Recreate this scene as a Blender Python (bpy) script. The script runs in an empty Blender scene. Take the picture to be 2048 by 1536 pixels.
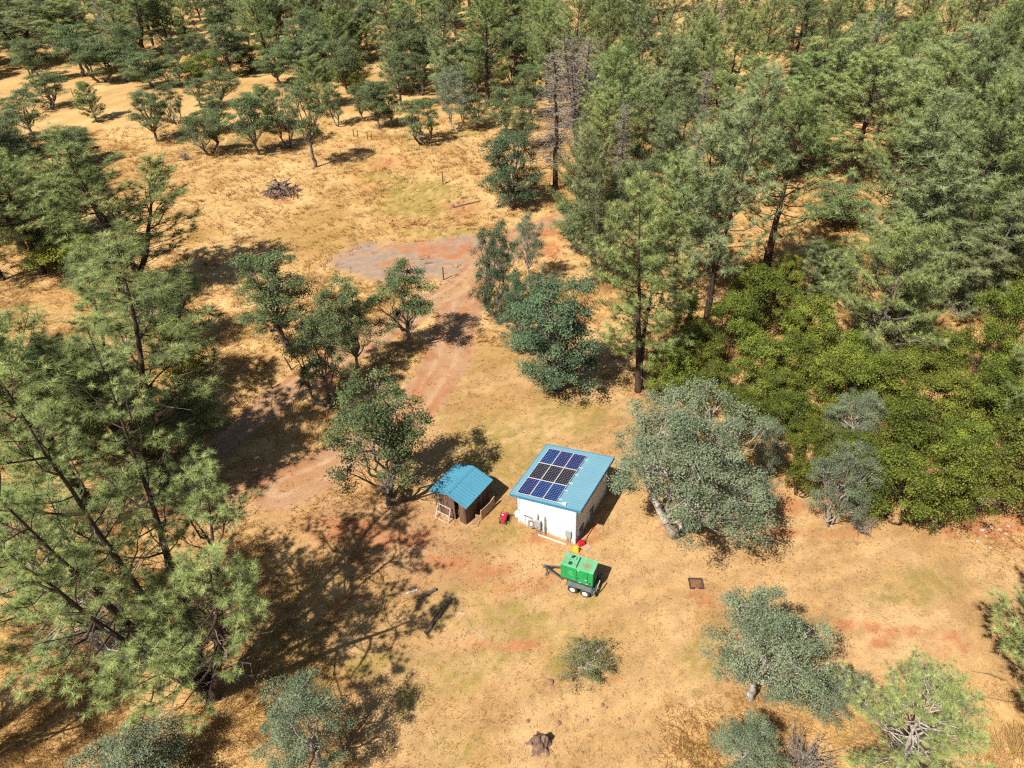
import bpy, math, numpy as np
from mathutils import Matrix, Vector

# ------------------------------------------------------------------ camera, sky, sun, exposure
sc = bpy.context.scene
col = sc.collection
FPX, PITCH, ROLL, CAMH = 1421.0, math.radians(37), math.radians(-2.5), 37.8   # focal length in px of a 2048 wide frame
_F = np.array([0, math.cos(PITCH), -math.sin(PITCH)]); _R = np.array([1., 0, 0]); _U = np.cross(_R, _F)
_R, _U = _R*math.cos(ROLL)+_U*math.sin(ROLL), _U*math.cos(ROLL)-_R*math.sin(ROLL)
cam = bpy.data.objects.new('camera', bpy.data.cameras.new('camera'))
col.objects.link(cam); sc.camera = cam
cam.data.sensor_width = 36; cam.data.lens = 36*FPX/2048; cam.data.clip_end = 6000
cam.matrix_world = Matrix(((_R[0], _U[0], -_F[0], 0), (_R[1], _U[1], -_F[1], 0), (_R[2], _U[2], -_F[2], CAMH), (0, 0, 0, 1)))

SUN_EL, SUN_AZ = math.radians(52), math.radians(225)      # azimuth clockwise from +Y
world = bpy.data.worlds.new('World'); sc.world = world; world.use_nodes = True
wn = world.node_tree
sky = wn.nodes.new('ShaderNodeTexSky'); sky.sky_type = 'NISHITA'; sky.sun_disc = False
sky.sun_elevation = SUN_EL; sky.sun_rotation = SUN_AZ
wn.links.new(sky.outputs[0], wn.nodes['Background'].inputs[0])
wn.nodes['Background'].inputs[1].default_value = 0.055
sun = bpy.data.objects.new('sun', bpy.data.lights.new('sun', 'SUN')); col.objects.link(sun)
sun.data.energy = 4.9; sun.data.angle = math.radians(0.53); sun.data.color = (1.0, 0.95, 0.86)
sd = Vector((-math.sin(SUN_AZ)*math.cos(SUN_EL), -math.cos(SUN_AZ)*math.cos(SUN_EL), -math.sin(SUN_EL)))
sun.rotation_euler = sd.to_track_quat('-Z', 'Y').to_euler(); sun.location = (-30, -30, 60)
sc.view_settings.view_transform = 'Standard'; sc.view_settings.look = 'None'
sc.view_settings.exposure = 0.98; sc.view_settings.gamma = 1.0
sc.render.engine = 'CYCLES'
sc.cycles.max_bounces = 5; sc.cycles.diffuse_bounces = 3; sc.cycles.transmission_bounces = 3; sc.cycles.glossy_bounces = 1
sc.cycles.use_denoising = False; sc.cycles.adaptive_threshold = .02; sc.cycles.filter_width = 1.3; sc.cycles.use_light_tree = False
sc.cycles.caustics_reflective = False; sc.cycles.caustics_refractive = False

# ------------------------------------------------------------------ helpers
R = math.radians
def un(x, y, z=0.0):
    "photo position (2048 wide frame) -> point on the plane at height z"
    d = _F+_R*((x-1024)/FPX)+_U*((768-y)/FPX)
    return np.array([0, 0, CAMH])+d*((z-CAMH)/d[2])
def un_arr(x, y):
    d = _F[None]+_R[None]*((x-1024)/FPX)[:, None]+_U[None]*((768-y)/FPX)[:, None]
    return d[:, :2]*(-CAMH/d[:, 2])[:, None]
def pj(P):
    d = np.asarray(P, float)-[0, 0, CAMH]; z = d@_F
    return np.array([1024+FPX*(d@_R)/z, 768-FPX*(d@_U)/z])
def height_for(b, ty, w=0.):
    lo, hi = 0., 60.; a = np.array([b[0], b[1], 0.]); a = a/np.linalg.norm(a)*w*.40
    for _ in range(40):
        m = (lo+hi)/2
        if min(pj(b+np.array([0, 0, m]))[1], pj(b+a+np.array([0, 0, m*.72]))[1]) > ty: lo = m
        else: hi = m
    return lo
_rs = np.random.RandomState(7); _LAT = _rs.rand(256, 256)
def vnoise(x, y):
    x = np.asarray(x, float); y = np.asarray(y, float)
    xi = np.floor(x).astype(int); yi = np.floor(y).astype(int); fx = x-xi; fy = y-yi
    fx = fx*fx*(3-2*fx); fy = fy*fy*(3-2*fy)
    a = _LAT[xi % 256, yi % 256]; b = _LAT[(xi+1) % 256, yi % 256]; c = _LAT[xi % 256, (yi+1) % 256]; d = _LAT[(xi+1) % 256, (yi+1) % 256]
    return (a*(1-fx)+b*fx)*(1-fy)+(c*(1-fx)+d*fx)*fy
def fbm(x, y, o=4):
    s = 0; a = .5
    for k in range(o): s = s+a*vnoise(x*2**k+17*k, y*2**k+31*k); a *= .5
    return s/(1-.5**o)
def sstep(a, b, x):
    t = np.clip((x-a)/(b-a), 0, 1); return t*t*(3-2*t)
def terrain(x, y):
    x = np.asarray(x, float); y = np.asarray(y, float)
    flat = 1-np.exp(-((x-0)**2+(y-33)**2)/15.**2)
    far = sstep(70, 180, np.hypot(x, y-20))
    return flat*((fbm(x/19.+5, y/19.+9, 3)-.5)*.9)+far*(fbm(x/70., y/70., 3)-.5)*5
def tz(x, y): return float(terrain(np.array([x]), np.array([y]))[0])
def ground(px, py):
    p = un(px, py); p[2] = tz(p[0], p[1]); return p

def link_mesh(name, me, mat=None, parent=None):
    o = bpy.data.objects.new(name, me); col.objects.link(o)
    if mat is not None and not me.materials: me.materials.append(mat)
    if parent: o.parent = parent
    return o
def npmesh(name, V, Fs, mat=None, smooth=False):
    "V n x 3; Fs list of index arrays (each m x k)"
    me = bpy.data.meshes.new(name)
    if not isinstance(Fs, list): Fs = [Fs]
    Fs = [f for f in Fs if len(f)]
    me.vertices.add(len(V)); me.vertices.foreach_set('co', np.asarray(V, np.float32).ravel())
    idx = np.concatenate([f.ravel() for f in Fs]).astype(np.int32)
    tot = np.concatenate([np.full(len(f), f.shape[1]) for f in Fs]).astype(np.int32)
    me.loops.add(len(idx)); me.loops.foreach_set('vertex_index', idx)
    me.polygons.add(len(tot)); st = np.concatenate([[0], np.cumsum(tot)[:-1]]).astype(np.int32)
    me.polygons.foreach_set('loop_start', st)
    me.polygons.foreach_set('use_smooth', np.full(len(tot), smooth))
    me.update(calc_edges=True)
    if mat is not None: me.materials.append(mat)
    return me
def attr(me, name, typ, dom, data):
    a = me.attributes.new(name, typ, dom)
    a.data.foreach_set('color' if 'COLOR' in typ else 'value', np.asarray(data, np.float32).ravel())
def tag(o, label, cat=None, group=None, kind=None):
    o['label'] = label
    if cat: o['category'] = cat
    if group: o['group'] = group
    if kind: o['kind'] = kind
    return o
def empty(name, loc, rz=0.0):
    o = bpy.data.objects.new(name, None); col.objects.link(o); o.location = tuple(float(v) for v in loc); o.rotation_euler = (0, 0, rz)
    o.empty_display_size = .3
    return o

class MB:
    "collects simple solids into one mesh"
    def __init__(s): s.v = []; s.f = []
    def add(s, vs, fs):
        n = len(s.v); s.v += [tuple(float(c) for c in p) for p in vs]; s.f += [tuple(i+n for i in f) for f in fs]; return s
    def box(s, x0, x1, y0, y1, z0, z1, M=None, bev=0.0):
        if bev > 0:
            b = bev; vs = []; fs = []
            def ring(z, i): return [(x0+i, y0+b+0, z), (x0+b, y0+i, z), (x1-b, y0+i, z), (x1-i, y0+b, z), (x1-i, y1-b, z), (x1-b, y1-i, z), (x0+b, y1-i, z), (x0+i, y1-b, z)]
            for z, i in ((z0, b*.6), (z0+b, 0), (z1-b, 0), (z1, b*.6)): vs += ring(z, i)
            for k in range(3):
                for j in range(8): fs.append((k*8+j, k*8+(j+1) % 8, k*8+8+(j+1) % 8, k*8+8+j))
            fs.append(tuple(range(7, -1, -1))); fs.append(tuple(range(24, 32)))
        else:
            vs = [(x0, y0, z0), (x1, y0, z0), (x1, y1, z0), (x0, y1, z0), (x0, y0, z1), (x1, y0, z1), (x1, y1, z1), (x0, y1, z1)]
            fs = [(3, 2, 1, 0), (4, 5, 6, 7), (0, 1, 5, 4), (1, 2, 6, 5), (2, 3, 7, 6), (3, 0, 4, 7)]
        if M is not None: vs = [M @ Vector(p) for p in vs]
        return s.add(vs, fs)
    def prism(s, poly, a, b, axis='y', M=None):
        "poly of 2d points extruded from a to b along axis"
        n = len(poly); vs = []
        for t in (a, b):
            for p, q in poly: vs.append({'y': (p, t, q), 'z': (p, q, t), 'x': (t, p, q)}[axis])
        fs = [tuple(range(n)), tuple(range(2*n-1, n-1, -1))]+[(i, i+n, (i+1) % n+n, (i+1) % n) for i in range(n)]
        if M is not None: vs = [M @ Vector(p) for p in vs]
        return s.add(vs, fs)
    def tube(s, pts, r, k=8, cap=True):
        pts = [Vector(p) for p in pts]; rs = r if isinstance(r, (list, tuple)) else [r]*len(pts)
        vs = []; fs = []
        for i, p in enumerate(pts):
            d = (pts[min(i+1, len(pts)-1)]-pts[max(i-1, 0)]).normalized()
            a = d.orthogonal() if abs(d.z) < .99 else Vector((1, 0, 0))
            if abs(d.z) < .99: a = d.cross(Vector((0, 0, 1)))
            a.normalize(); b = d.cross(a)
            for j in range(k): t = 2*math.pi*j/k; vs.append(p+(a*math.cos(t)+b*math.sin(t))*rs[i])
        for i in range(len(pts)-1):
            for j in range(k): fs.append((i*k+j, i*k+(j+1) % k, i*k+k+(j+1) % k, i*k+k+j))
        if cap: fs.append(tuple(range(k-1, -1, -1))); fs.append(tuple(range((len(pts)-1)*k, len(pts)*k)))
        return s.add(vs, fs)
    def lathe(s, prof, k=16, M=None):
        "profile of (r, z)"
        vs = []; fs = []
        for r, z in prof:
            for j in range(k): t = 2*math.pi*j/k; vs.append((r*math.cos(t), r*math.sin(t), z))
        for i in range(len(prof)-1):
            for j in range(k): fs.append((i*k+j, i*k+(j+1) % k, i*k+k+(j+1) % k, i*k+k+j))
        fs.append(tuple(range(k-1, -1, -1))); fs.append(tuple(range((len(prof)-1)*k, len(prof)*k)))
        if M is not None: vs = [M @ Vector(p) for p in vs]
        return s.add(vs, fs)
    def mesh(s, name, mat, smooth=False):
        me = bpy.data.meshes.new(name); me.from_pydata(s.v, [], s.f); me.materials.append(mat)
        if smooth: me.polygons.foreach_set('use_smooth', [True]*len(me.polygons))
        me.update(); return me
    def build(s, name, mat, parent=None, smooth=False, label=None):
        o = link_mesh(name, s.mesh(name, mat, smooth), None, parent)
        if label: o['label'] = label
        return o
def box(x0, x1, y0, y1, z0, z1, M=None, bev=0.0): return MB().box(x0, x1, y0, y1, z0, z1, M, bev)

# ------------------------------------------------------------------ materials
class N:
    "small node builder"
    def __init__(s, name):
        s.m = bpy.data.materials.new(name); s.m.use_nodes = True; s.t = s.m.node_tree; s.b = s.t.nodes['Principled BSDF']; s.out = s.t.nodes['Material Output']
    def n(s, typ, **k):
        o = s.t.nodes.new('ShaderNode'+typ)
        for a, v in k.items(): setattr(o, a, v)
        return o
    def l(s, a, b): s.t.links.new(a, b)
    def noise(s, scale, detail=3, rough=.55, vec=None, stretch=None):
        o = s.n('TexNoise'); o.inputs['Scale'].default_value = scale; o.inputs['Detail'].default_value = detail; o.inputs['Roughness'].default_value = rough
        if vec is None: vec = s.n('TexCoord').outputs['Object']
        if stretch:
            mp = s.n('Mapping'); mp.inputs['Scale'].default_value = stretch; s.l(vec, mp.inputs[0]); vec = mp.outputs[0]
        s.l(vec, o.inputs['Vector']); return o.outputs[0]
    def rng(s, v, a, b, c=0.0, d=1.0):
        o = s.n('MapRange'); s.l(v, o.inputs[0])
        for i, q in enumerate((a, b, c, d)): o.inputs[1+i].default_value = q
        return o.outputs[0]
    def mix(s, f, a, b, mode='MIX'):
        o = s.n('Mix', data_type='RGBA', blend_type=mode)
        for v, i in ((f, 0), (a, 6), (b, 7)):
            if isinstance(v, (int, float)): o.inputs[i].default_value = v
            elif isinstance(v, tuple): o.inputs[i].default_value = v+((1,) if len(v) == 3 else ())
            else: s.l(v, o.inputs[i])
        return o.outputs[2]
    def math(s, op, a, b):
        o = s.n('Math', operation=op)
        for v, i in ((a, 0), (b, 1)):
            if isinstance(v, (int, float)): o.inputs[i].default_value = v
            else: s.l(v, o.inputs[i])
        return o.outputs[0]
    def bump(s, h, strength=.4, dist=.02):
        o = s.n('Bump'); o.inputs['Strength'].default_value = strength; o.inputs['Distance'].default_value = dist
        s.l(h, o.inputs['Height']); s.l(o.outputs[0], s.b.inputs['Normal'])
    def base(s, c):
        if isinstance(c, tuple): s.b.inputs['Base Color'].default_value = c+(1,)
        else: s.l(c, s.b.inputs['Base Color'])
    def set(s, rough=.6, metal=0., spec=.4):
        s.b.inputs['Roughness'].default_value = rough; s.b.inputs['Metallic'].default_value = metal; s.b.inputs['Specular IOR Level'].default_value = spec; return s
def paint(name, c, c2=None, scale=2.0, rough=.5, metal=0., spec=.4, lo=.35, hi=.7, stretch=None, bump=0, dist=.01, detail=4):
    m = N(name).set(rough, metal, spec)
    if c2 is None: c2 = tuple(v*.8 for v in c)
    v = m.noise(scale, detail, .6, None, stretch)
    m.base(m.mix(m.rng(v, lo, hi), c, c2))
    if bump: m.bump(v, bump, dist)
    return m.m
def foliage(name, ca, cb, transl=.3, var=.25):
    m = N(name).set(.6, 0, .25)
    at = m.n('Attribute', attribute_name='tint'); oi = m.n('ObjectInfo')
    c = m.mix(at.outputs['Fac'], ca, cb)
    hs = m.n('HueSaturation'); m.l(c, hs.inputs['Color'])
    m.l(m.rng(oi.outputs['Random'], 0, 1, 1-var, 1+var), hs.inputs['Value'])
    r2 = m.math('FRACT', m.math('MULTIPLY', oi.outputs['Random'], 7.31), 0)
    m.l(m.rng(r2, 0, 1, .488, .512), hs.inputs['Hue'])
    m.base(hs.outputs[0])
    tr = m.n('BsdfTranslucent'); m.l(hs.outputs[0], tr.inputs[0])
    mx = m.n('MixShader'); mx.inputs[0].default_value = transl
    m.l(m.b.outputs[0], mx.inputs[1]); m.l(tr.outputs[0], mx.inputs[2]); m.l(mx.outputs[0], m.out.inputs[0])
    return m.m

def ground_material():
    m = N('dry_ground').set(.95, 0, .1)
    at = m.n('Attribute', attribute_name='albedo'); tc = m.n('TexCoord').outputs['Object']
    a = m.noise(9, 5, .7, tc); b = m.noise(38, 3, .7, tc); c = m.noise(1.3, 4, .6, tc)
    v = m.math('MULTIPLY', m.rng(a, .3, .72, .76, 1.20), m.math('MULTIPLY', m.rng(b, .3, .7, .82, 1.15), m.rng(c, .3, .7, .88, 1.12)))
    col_ = m.mix(1.0, at.outputs['Color'], v, 'MULTIPLY')
    # scattered red-brown and olive flecks of bare earth and weeds
    s = m.noise(5.5, 4, .75, tc)
    col_ = m.mix(m.rng(s, .60, .74, 0, .22), col_, (.24, .11, .045))
    s2 = m.noise(4.1, 5, .8, tc, (1, 1, 3))
    col_ = m.mix(m.rng(s2, .60, .70, 0, .22), col_, (.20, .16, .04))
    m.base(col_)
    m.bump(m.math('ADD', a, m.math('MULTIPLY', b, .4)), .5, .08)
    return m.m
M = {}
M['ground'] = ground_material()
def grass_material():
    m = N('dry_grass').set(.8, 0, .15)
    at = m.n('Attribute', attribute_name='albedo'); m.base(at.outputs['Color'])
    tr = m.n('BsdfTranslucent'); m.l(at.outputs['Color'], tr.inputs[0])
    mx = m.n('MixShader'); mx.inputs[0].default_value = .42
    m.l(m.b.outputs[0], mx.inputs[1]); m.l(tr.outputs[0], mx.inputs[2]); m.l(mx.outputs[0], m.out.inputs[0])
    return m.m
M['grass'] = grass_material()
M['pine'] = foliage('pine_needles', (.112, .156, .048), (.440, .500, .182), .36, .2)
M['pine2'] = foliage('pine_needles_grey', (.122, .156, .066), (.425, .468, .212), .36, .2)
M['live_oak'] = foliage('live_oak_leaves', (.058, .092, .036), (.225, .275, .108), .30, .2)
M['dark_oak'] = foliage('dark_oak_leaves', (.034, .066, .034), (.150, .205, .100), .26, .15)
M['shrub'] = foliage('dull_shrub_leaves', (.075, .095, .030), (.245, .265, .105), .3, .1)
M['blue_oak'] = foliage('blue_oak_leaves', (.080, .112, .062), (.265, .310, .180), .28, .12)
M['manzanita'] = foliage('manzanita_leaves', (.045, .066, .009), (.270, .300, .046), .32, .32)
M['dead'] = foliage('dead_twigs', (.16, .125, .10), (.30, .255, .215), .0, .1)
M['bark'] = paint('dark_bark', (.075, .05, .036), (.022, .016, .013), 6, .9, spec=.2, stretch=(1, 1, .25), bump=.6, dist=.03)
M['bark_red'] = paint('reddish_bark', (.12, .062, .038), (.035, .02, .015), 6, .9, spec=.2, stretch=(1, 1, .25), bump=.6, dist=.03)
M['bark_pale'] = paint('pale_bark', (.42, .37, .32), (.13, .11, .095), 5, .9, spec=.2, stretch=(1, 1, .4), bump=.5, dist=.02)
M['bark_grey'] = paint('grey_bark', (.20, .17, .14), (.06, .05, .042), 5, .9, spec=.2, stretch=(1, 1, .4), bump=.5, dist=.02)

# ------------------------------------------------------------------ ground zones (real soil and grass colours, in metres on the ground)
def W(pts): return np.array([un(*p)[:2] for p in pts])
def dline(X, Y, P):
    d = np.full(np.shape(X), 1e9)
    for a, b in zip(P[:-1], P[1:]):
        v = b-a; t = np.clip(((X-a[0])*v[0]+(Y-a[1])*v[1])/(v@v+1e-9), 0, 1)
        d = np.minimum(d, np.hypot(X-a[0]-t*v[0], Y-a[1]-t*v[1]))
    return d
def stroke(X, Y, pts, w, soft=.35, rag=.6, fr=1.0):
    P = W(pts); m = w+2*rag+2; out = np.zeros(len(X))
    i = np.nonzero((X > P[:, 0].min()-m) & (X < P[:, 0].max()+m) & (Y > P[:, 1].min()-m) & (Y < P[:, 1].max()+m))[0]
    x, y = X[i], Y[i]; d = dline(x, y, P)+(fbm(x*fr+3, y*fr+8, 3)-.5)*rag*2
    out[i] = 1-sstep(w/2*(1-soft), w/2*(1+soft), d); return out
def blob(X, Y, cx, cy, rx, ry, rag=.35, soft=.45, fr=.6):
    c = un(cx, cy)[:2]; e = un(cx+rx, cy)[:2]-c; g = un(cx, cy-ry)[:2]-c; out = np.zeros(len(X))
    A = np.linalg.inv(np.stack([e, g], 1)); u = A[0, 0]*(X-c[0])+A[0, 1]*(Y-c[1]); v = A[1, 0]*(X-c[0])+A[1, 1]*(Y-c[1])
    q = np.hypot(u, v); i = np.nonzero(q < 2.2+rag)[0]
    q = q[i]+(fbm(X[i]*fr+cx, Y[i]*fr+cy, 5)-.5)*rag*2
    out[i] = 1-sstep(1-soft, 1+soft*.6, q); return out
TRACK_A = [(330, 985), (420, 905), (500, 845), (590, 775), (690, 712), (780, 655), (850, 612), (920, 570), (985, 500), (1060, 455), (1150, 425)]
TRACK_B = [(560, 975), (660, 935), (760, 872), (840, 800), (885, 735), (905, 680), (915, 635), (935, 580), (970, 520)]
def zones(X, Y):
    Z = {}
    mx = np.maximum
    Z['track'] = mx(stroke(X, Y, TRACK_A, 3.5, .12, .25), stroke(X, Y, TRACK_B, 4.5, .12, .25))
    Z['track'] = mx(Z['track'], .55*stroke(X, Y, [(430, 1010), (560, 960), (700, 1040), (860, 1100)], 6.5, .7, 1.6))
    Z['crown'] = mx(stroke(X, Y, TRACK_A, .7, .8, .3), .6*stroke(X, Y, TRACK_B, .5, .8, .3))
    da, db = dline(X, Y, W(TRACK_A)), dline(X, Y, W(TRACK_B)); rut = lambda d: np.exp(-((d-.85)/.26)**2)
    Z['ruts'] = mx(rut(da), rut(db))*sstep(.25, .5, fbm(X*.7+2, Y*.7, 3))
    Z['gravel'] = mx(mx(blob(X, Y, 815, 518, 150, 40, .22, .3), blob(X, Y, 930, 500, 110, 34, .2, .3)), blob(X, Y, 720, 520, 65, 25, .2, .3))
    r = 0*X
    for a in ((870, 490, 90, 15), (900, 505, 60, 10), (790, 528, 30, 9), (1080, 500, 60, 26), (1090, 470, 60, 20),
              (775, 325, 42, 9), (728, 379, 14, 6), (922, 415, 40, 16), (560, 401, 28, 8), (790, 1293, 13, 8), (1395, 1185, 36, 11), (1430, 1200, 40, 9),
              (1715, 1252, 45, 10), (1800, 1268, 70, 8), (1905, 1285, 70, 24), (1880, 1305, 30, 8), (1760, 1290, 25, 7), (1960, 1045, 85, 30), (2035, 1040, 60, 45),
              (1990, 1000, 60, 25), (950, 1140, 70, 16), (880, 1125, 50, 12), (700, 1062, 110, 28), (800, 1080, 90, 18), (1560, 985, 40, 25), (1600, 1015, 40, 16), (1590, 1068, 60, 9),
              (1700, 1070, 80, 7), (1880, 1010, 50, 20), (1560, 745, 40, 18), (1640, 930, 60, 25), (1620, 710, 40, 12), (1310, 690, 60, 20), (1365, 1060, 55, 16), (1230, 1355, 14, 6),
              (1700, 420, 70, 14), (1760, 420, 60, 14), (950, 590, 18, 12), (1275, 785, 14, 7), (690, 1200, 60, 20), (1185, 1068, 16, 20), (1100, 1078, 60, 12), (1030, 1290, 120, 10)):
        r = mx(r, blob(X, Y, *a, .8, .4, .9))
    r = mx(r, .9*stroke(X, Y, [(925, 625), (945, 595), (965, 560)], 1.0, .6, .4))
    r = mx(r, .85*stroke(X, Y, [(838, 765), (815, 815), (790, 850)], .9, .6, .4))
    r = mx(r, .6*stroke(X, Y, [(905, 740), (880, 790), (850, 850)], .5, .8, .3))
    r = mx(r, .45*stroke(X, Y, [(900, 1130), (1010, 1180), (1120, 1160)], 1.4, .8, 1.0))
    Z['red'] = r
    g = 0*X
    for a in ((880, 463, 85, 9), (845, 385, 75, 28), (770, 352, 60, 7), (830, 410, 90, 20), (930, 265, 40, 8), (1440, 170, 20, 5)): g = mx(g, blob(X, Y, *a))
    for a in ((1000, 900, 130, 70), (1130, 830, 90, 40), (960, 980, 60, 60), (1020, 1235, 90, 40), (1080, 1265, 90, 30), (900, 1335, 120, 30), (980, 1060, 60, 40), (1190, 1200, 60, 25), (1850, 1160, 100, 40), (1790, 1190, 90, 25), (760, 1330, 60, 30), (1000, 1310, 60, 20), (900, 1500, 60, 40), (1400, 1330, 60, 60)):
        g = mx(g, .55*blob(X, Y, *a, .6, .6, .35))
    g = mx(g, .5*stroke(X, Y, [(905, 1210), (1000, 1215), (1080, 1250), (1130, 1290), (1120, 1330)], 2.2, .9, 1.4))
    g = mx(g, .5*stroke(X, Y, [(820, 1400), (930, 1350), (1020, 1310)], 1.6, .9, 1.2))
    Z['green'] = g
    t = 0*X
    for a in ((620, 470, 110, 35), (640, 430, 60, 16), (130, 285, 90, 20), (500, 270, 60, 10), (380, 470, 50, 20)): t = mx(t, .75*blob(X, Y, *a, .4, .5, .2))
    t = mx(t, .6*stroke(X, Y, [(640, 500), (655, 470), (690, 430)], .6, .6, .2)); t = mx(t, .6*stroke(X, Y, [(625, 505), (640, 470), (670, 430)], .6, .6, .2))
    t = mx(t, .35*sstep(.5, .75, fbm(X/6+40, Y/6+11, 3)))
    Z['thatch'] = t
    lawn = np.maximum(blob(X, Y, 1060, 950, 330, 330, .25, .3, .2), blob(X, Y, 1500, 1180, 700, 220, .25, .3, .2))
    lawn = mx(lawn, blob(X, Y, 1000, 1350, 420, 230, .25, .3, .2))
    Z['lawn'] = lawn
    return Z
STRAW_L, STRAW_D = np.array([.475, .304, .130]), np.array([.345, .195, .067])
LAWN_L, LAWN_D = np.array([.408, .258, .122]), np.array([.300, .172, .067])
def lerp(a, b, t): return a*(1-t)[:, None]+b*t[:, None]
def albedo(X, Y, Z):
    n1 = sstep(.3, .7, fbm(X/2.3, Y/2.3, 4)); n2 = sstep(.3, .7, fbm(X/7+50, Y/7+20, 3)); n3 = fbm(X*1.4+9, Y*1.4, 4)
    c = lerp(np.tile(STRAW_L, (len(X), 1)), STRAW_D, np.clip(.55*n1+.45*n2-.1, 0, 1))
    lw = lerp(np.tile(LAWN_L, (len(X), 1)), LAWN_D, np.clip(.5*n1+.4*n2, 0, 1))
    c = c*(1-Z['lawn'])[:, None]+lw*Z['lawn'][:, None]
    n4 = fbm(X*.55+Y*.25+3, Y*1.7-X*.7, 3); c = c*(.90+.20*sstep(.3, .7, n4))[:, None]
    c = lerp(c, np.array([.245, .148, .042]), Z['thatch']*.8)
    c = lerp(c, np.array([.205, .165, .036]), np.clip(Z['green']*(.25+1.0*sstep(.42, .60, fbm(X*2.3+7, Y*2.3, 4))), 0, .8))
    gv = lerp(np.tile(np.array([.255, .185, .138]), (len(X), 1)), np.array([.320, .195, .115]), sstep(.42, .62, fbm(X*.8+5, Y*2.2, 4)))
    c = c*(1-Z['gravel'])[:, None]+gv*Z['gravel'][:, None]
    tr = lerp(np.tile(np.array([.325, .185, .104]), (len(X), 1)), np.array([.300, .145, .070]), sstep(.35, .65, fbm(X/1.5, Y/1.5, 3)))
    tr = lerp(tr, np.array([.385, .255, .150]), Z['ruts']*.75)
    tr = lerp(tr, np.array([.33, .215, .095]), Z['crown']*.6)
    c = c*(1-Z['track'])[:, None]+tr*Z['track'][:, None]
    c = lerp(c, np.array([.330, .130, .056]), np.clip(Z['red']*(.22+.75*sstep(.38, .6, n3)), 0, .85))
    return c
def axis(fine0, fine1, step, far0, far1, grow=1.16):
    a = list(np.arange(fine0, fine1+1e-6, step)); s = step
    while a[-1] < far1: s = min(s*grow, 60); a.append(a[-1]+s)
    s = step; b = [fine0]
    while b[-1] > far0: s = min(s*grow, 60); b.append(b[-1]-s)
    return np.array(b[:0:-1]+a)
GX = axis(-48, 48, .32, -2500, 2500, 1.07)
ya = list(np.arange(13, 76, .32)); s_ = .32
while ya[-1] < 3500: s_ = min(s_*1.035, 80); ya.append(ya[-1]+s_)
yb = [13.]; s_ = .4
while yb[-1] > -600: s_ = min(s_*1.25, 60); yb.append(yb[-1]-s_)
GY = np.array(yb[:0:-1]+ya)
XX, YY = np.meshgrid(GX, GY); gx, gy = XX.ravel(), YY.ravel()
gz = terrain(gx, gy); ZN = zones(gx, gy)
rough_ = (fbm(gx*1.1, gy*1.1, 3)-.5)*.10*(1-.8*np.maximum(ZN['track'], ZN['lawn']*.7))*(np.exp(-((np.hypot(gx, gy-20)/90.)**2)))
gz = gz+rough_-ZN['track']*.03
nx_, ny_ = len(GX), len(GY)
ii = (np.arange(ny_-1)[:, None]*nx_+np.arange(nx_-1)[None]).ravel()
GF = np.stack([ii, ii+1, ii+1+nx_, ii+nx_], 1)
ALB = np.concatenate([albedo(gx, gy, ZN), np.ones((len(gx), 1))], 1)
fm = lambda v: v[GF].mean(1)
sel_p = fm(ZN['gravel']) > .5; sel_t = (fm(stroke(gx, gy, TRACK_A, 2.9, .3, .35)) > .5) & ~sel_p; sel_u = (fm(stroke(gx, gy, TRACK_B, 3.6, .3, .4)) > .5) & ~sel_p & ~sel_t
def ground_piece(name, sel):
    f = GF[sel]; used, inv = np.unique(f.ravel(), return_inverse=True)
    me = npmesh(name, np.stack([gx, gy, gz], 1)[used], inv.reshape(f.shape), M['ground'], True)
    attr(me, 'albedo', 'FLOAT_COLOR', 'POINT', ALB[used])
    o = link_mesh(name, me); o['kind'] = 'structure'; return o
tag(ground_piece('ground', ~(sel_p | sel_t | sel_u)), 'dry golden grassland with red soil patches')
tag(ground_piece('dirt_track', sel_t), 'long tan dirt track running in from the left edge')
tag(ground_piece('dirt_track', sel_u), 'reddish dirt track curving down towards the blue roofed shed')
tag(ground_piece('gravel_pad', sel_p), 'bare grey and red gravel pad beyond the tracks')

# ------------------------------------------------------------------ white power house with solar roof
def siding():
    m = N('white_siding').set(.6, 0, .35); tc = m.n('TexCoord').outputs['Object']; sp = m.n('SeparateXYZ'); m.l(tc, sp.inputs[0])
    c = m.mix(m.rng(m.noise(1.5, 4, .6, tc, (1, 1, 3)), .35, .7), (.60, .60, .585), (.53, .52, .49))
    d = m.math('ADD', sp.outputs[2], m.math('MULTIPLY', m.noise(5, 4, .6, tc), -.55))
    c = m.mix(m.rng(d, .22, -.10, 0, .75), c, (.46, .29, .18))
    c = m.mix(m.rng(m.noise(2.2, 3, .6, tc, (4, 4, .35)), .62, .74, 0, .35), c, (.52, .48, .42))
    m.base(c); return m.m
M['white'] = siding()
M['trim'] = paint('pale_blue_trim', (.42, .50, .60), (.36, .43, .52), 2, .5)
M['roof'] = paint('blue_metal_roof', (.118, .240, .298), (.100, .212, .268), .8, .42, .0, .5, .3, .75)
M['roof_edge'] = paint('deep_blue_fascia', (.028, .17, .30), (.024, .145, .26), 1.2, .45)
M['roof_shed'] = paint('teal_blue_metal_roof', (.064, .210, .288), (.050, .180, .255), .9, .38, 0, .5, .3, .75)
M['galv'] = paint('galvanised_steel', (.42, .44, .45), (.30, .32, .33), 5, .45, .6)
M['box_grey'] = paint('grey_enclosure', (.30, .315, .32), (.25, .262, .262), 4, .5)
M['alu'] = paint('aluminium_frame', (.62, .60, .56), (.52, .50, .47), 4, .4, .3)
M['pvc'] = paint('white_pvc', (.75, .73, .69), (.6, .57, .5), 4, .5)
M['concrete'] = paint('concrete', (.42, .34, .27), (.34, .21, .13), 2, .9, bump=.3)
M['black'] = paint('black_rubber', (.025, .025, .027), (.05, .045, .04), 4, .7)
M['glass'] = paint('window_glass', (.50, .55, .58), (.42, .47, .5), .7, .12, 0, .6)
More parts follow.
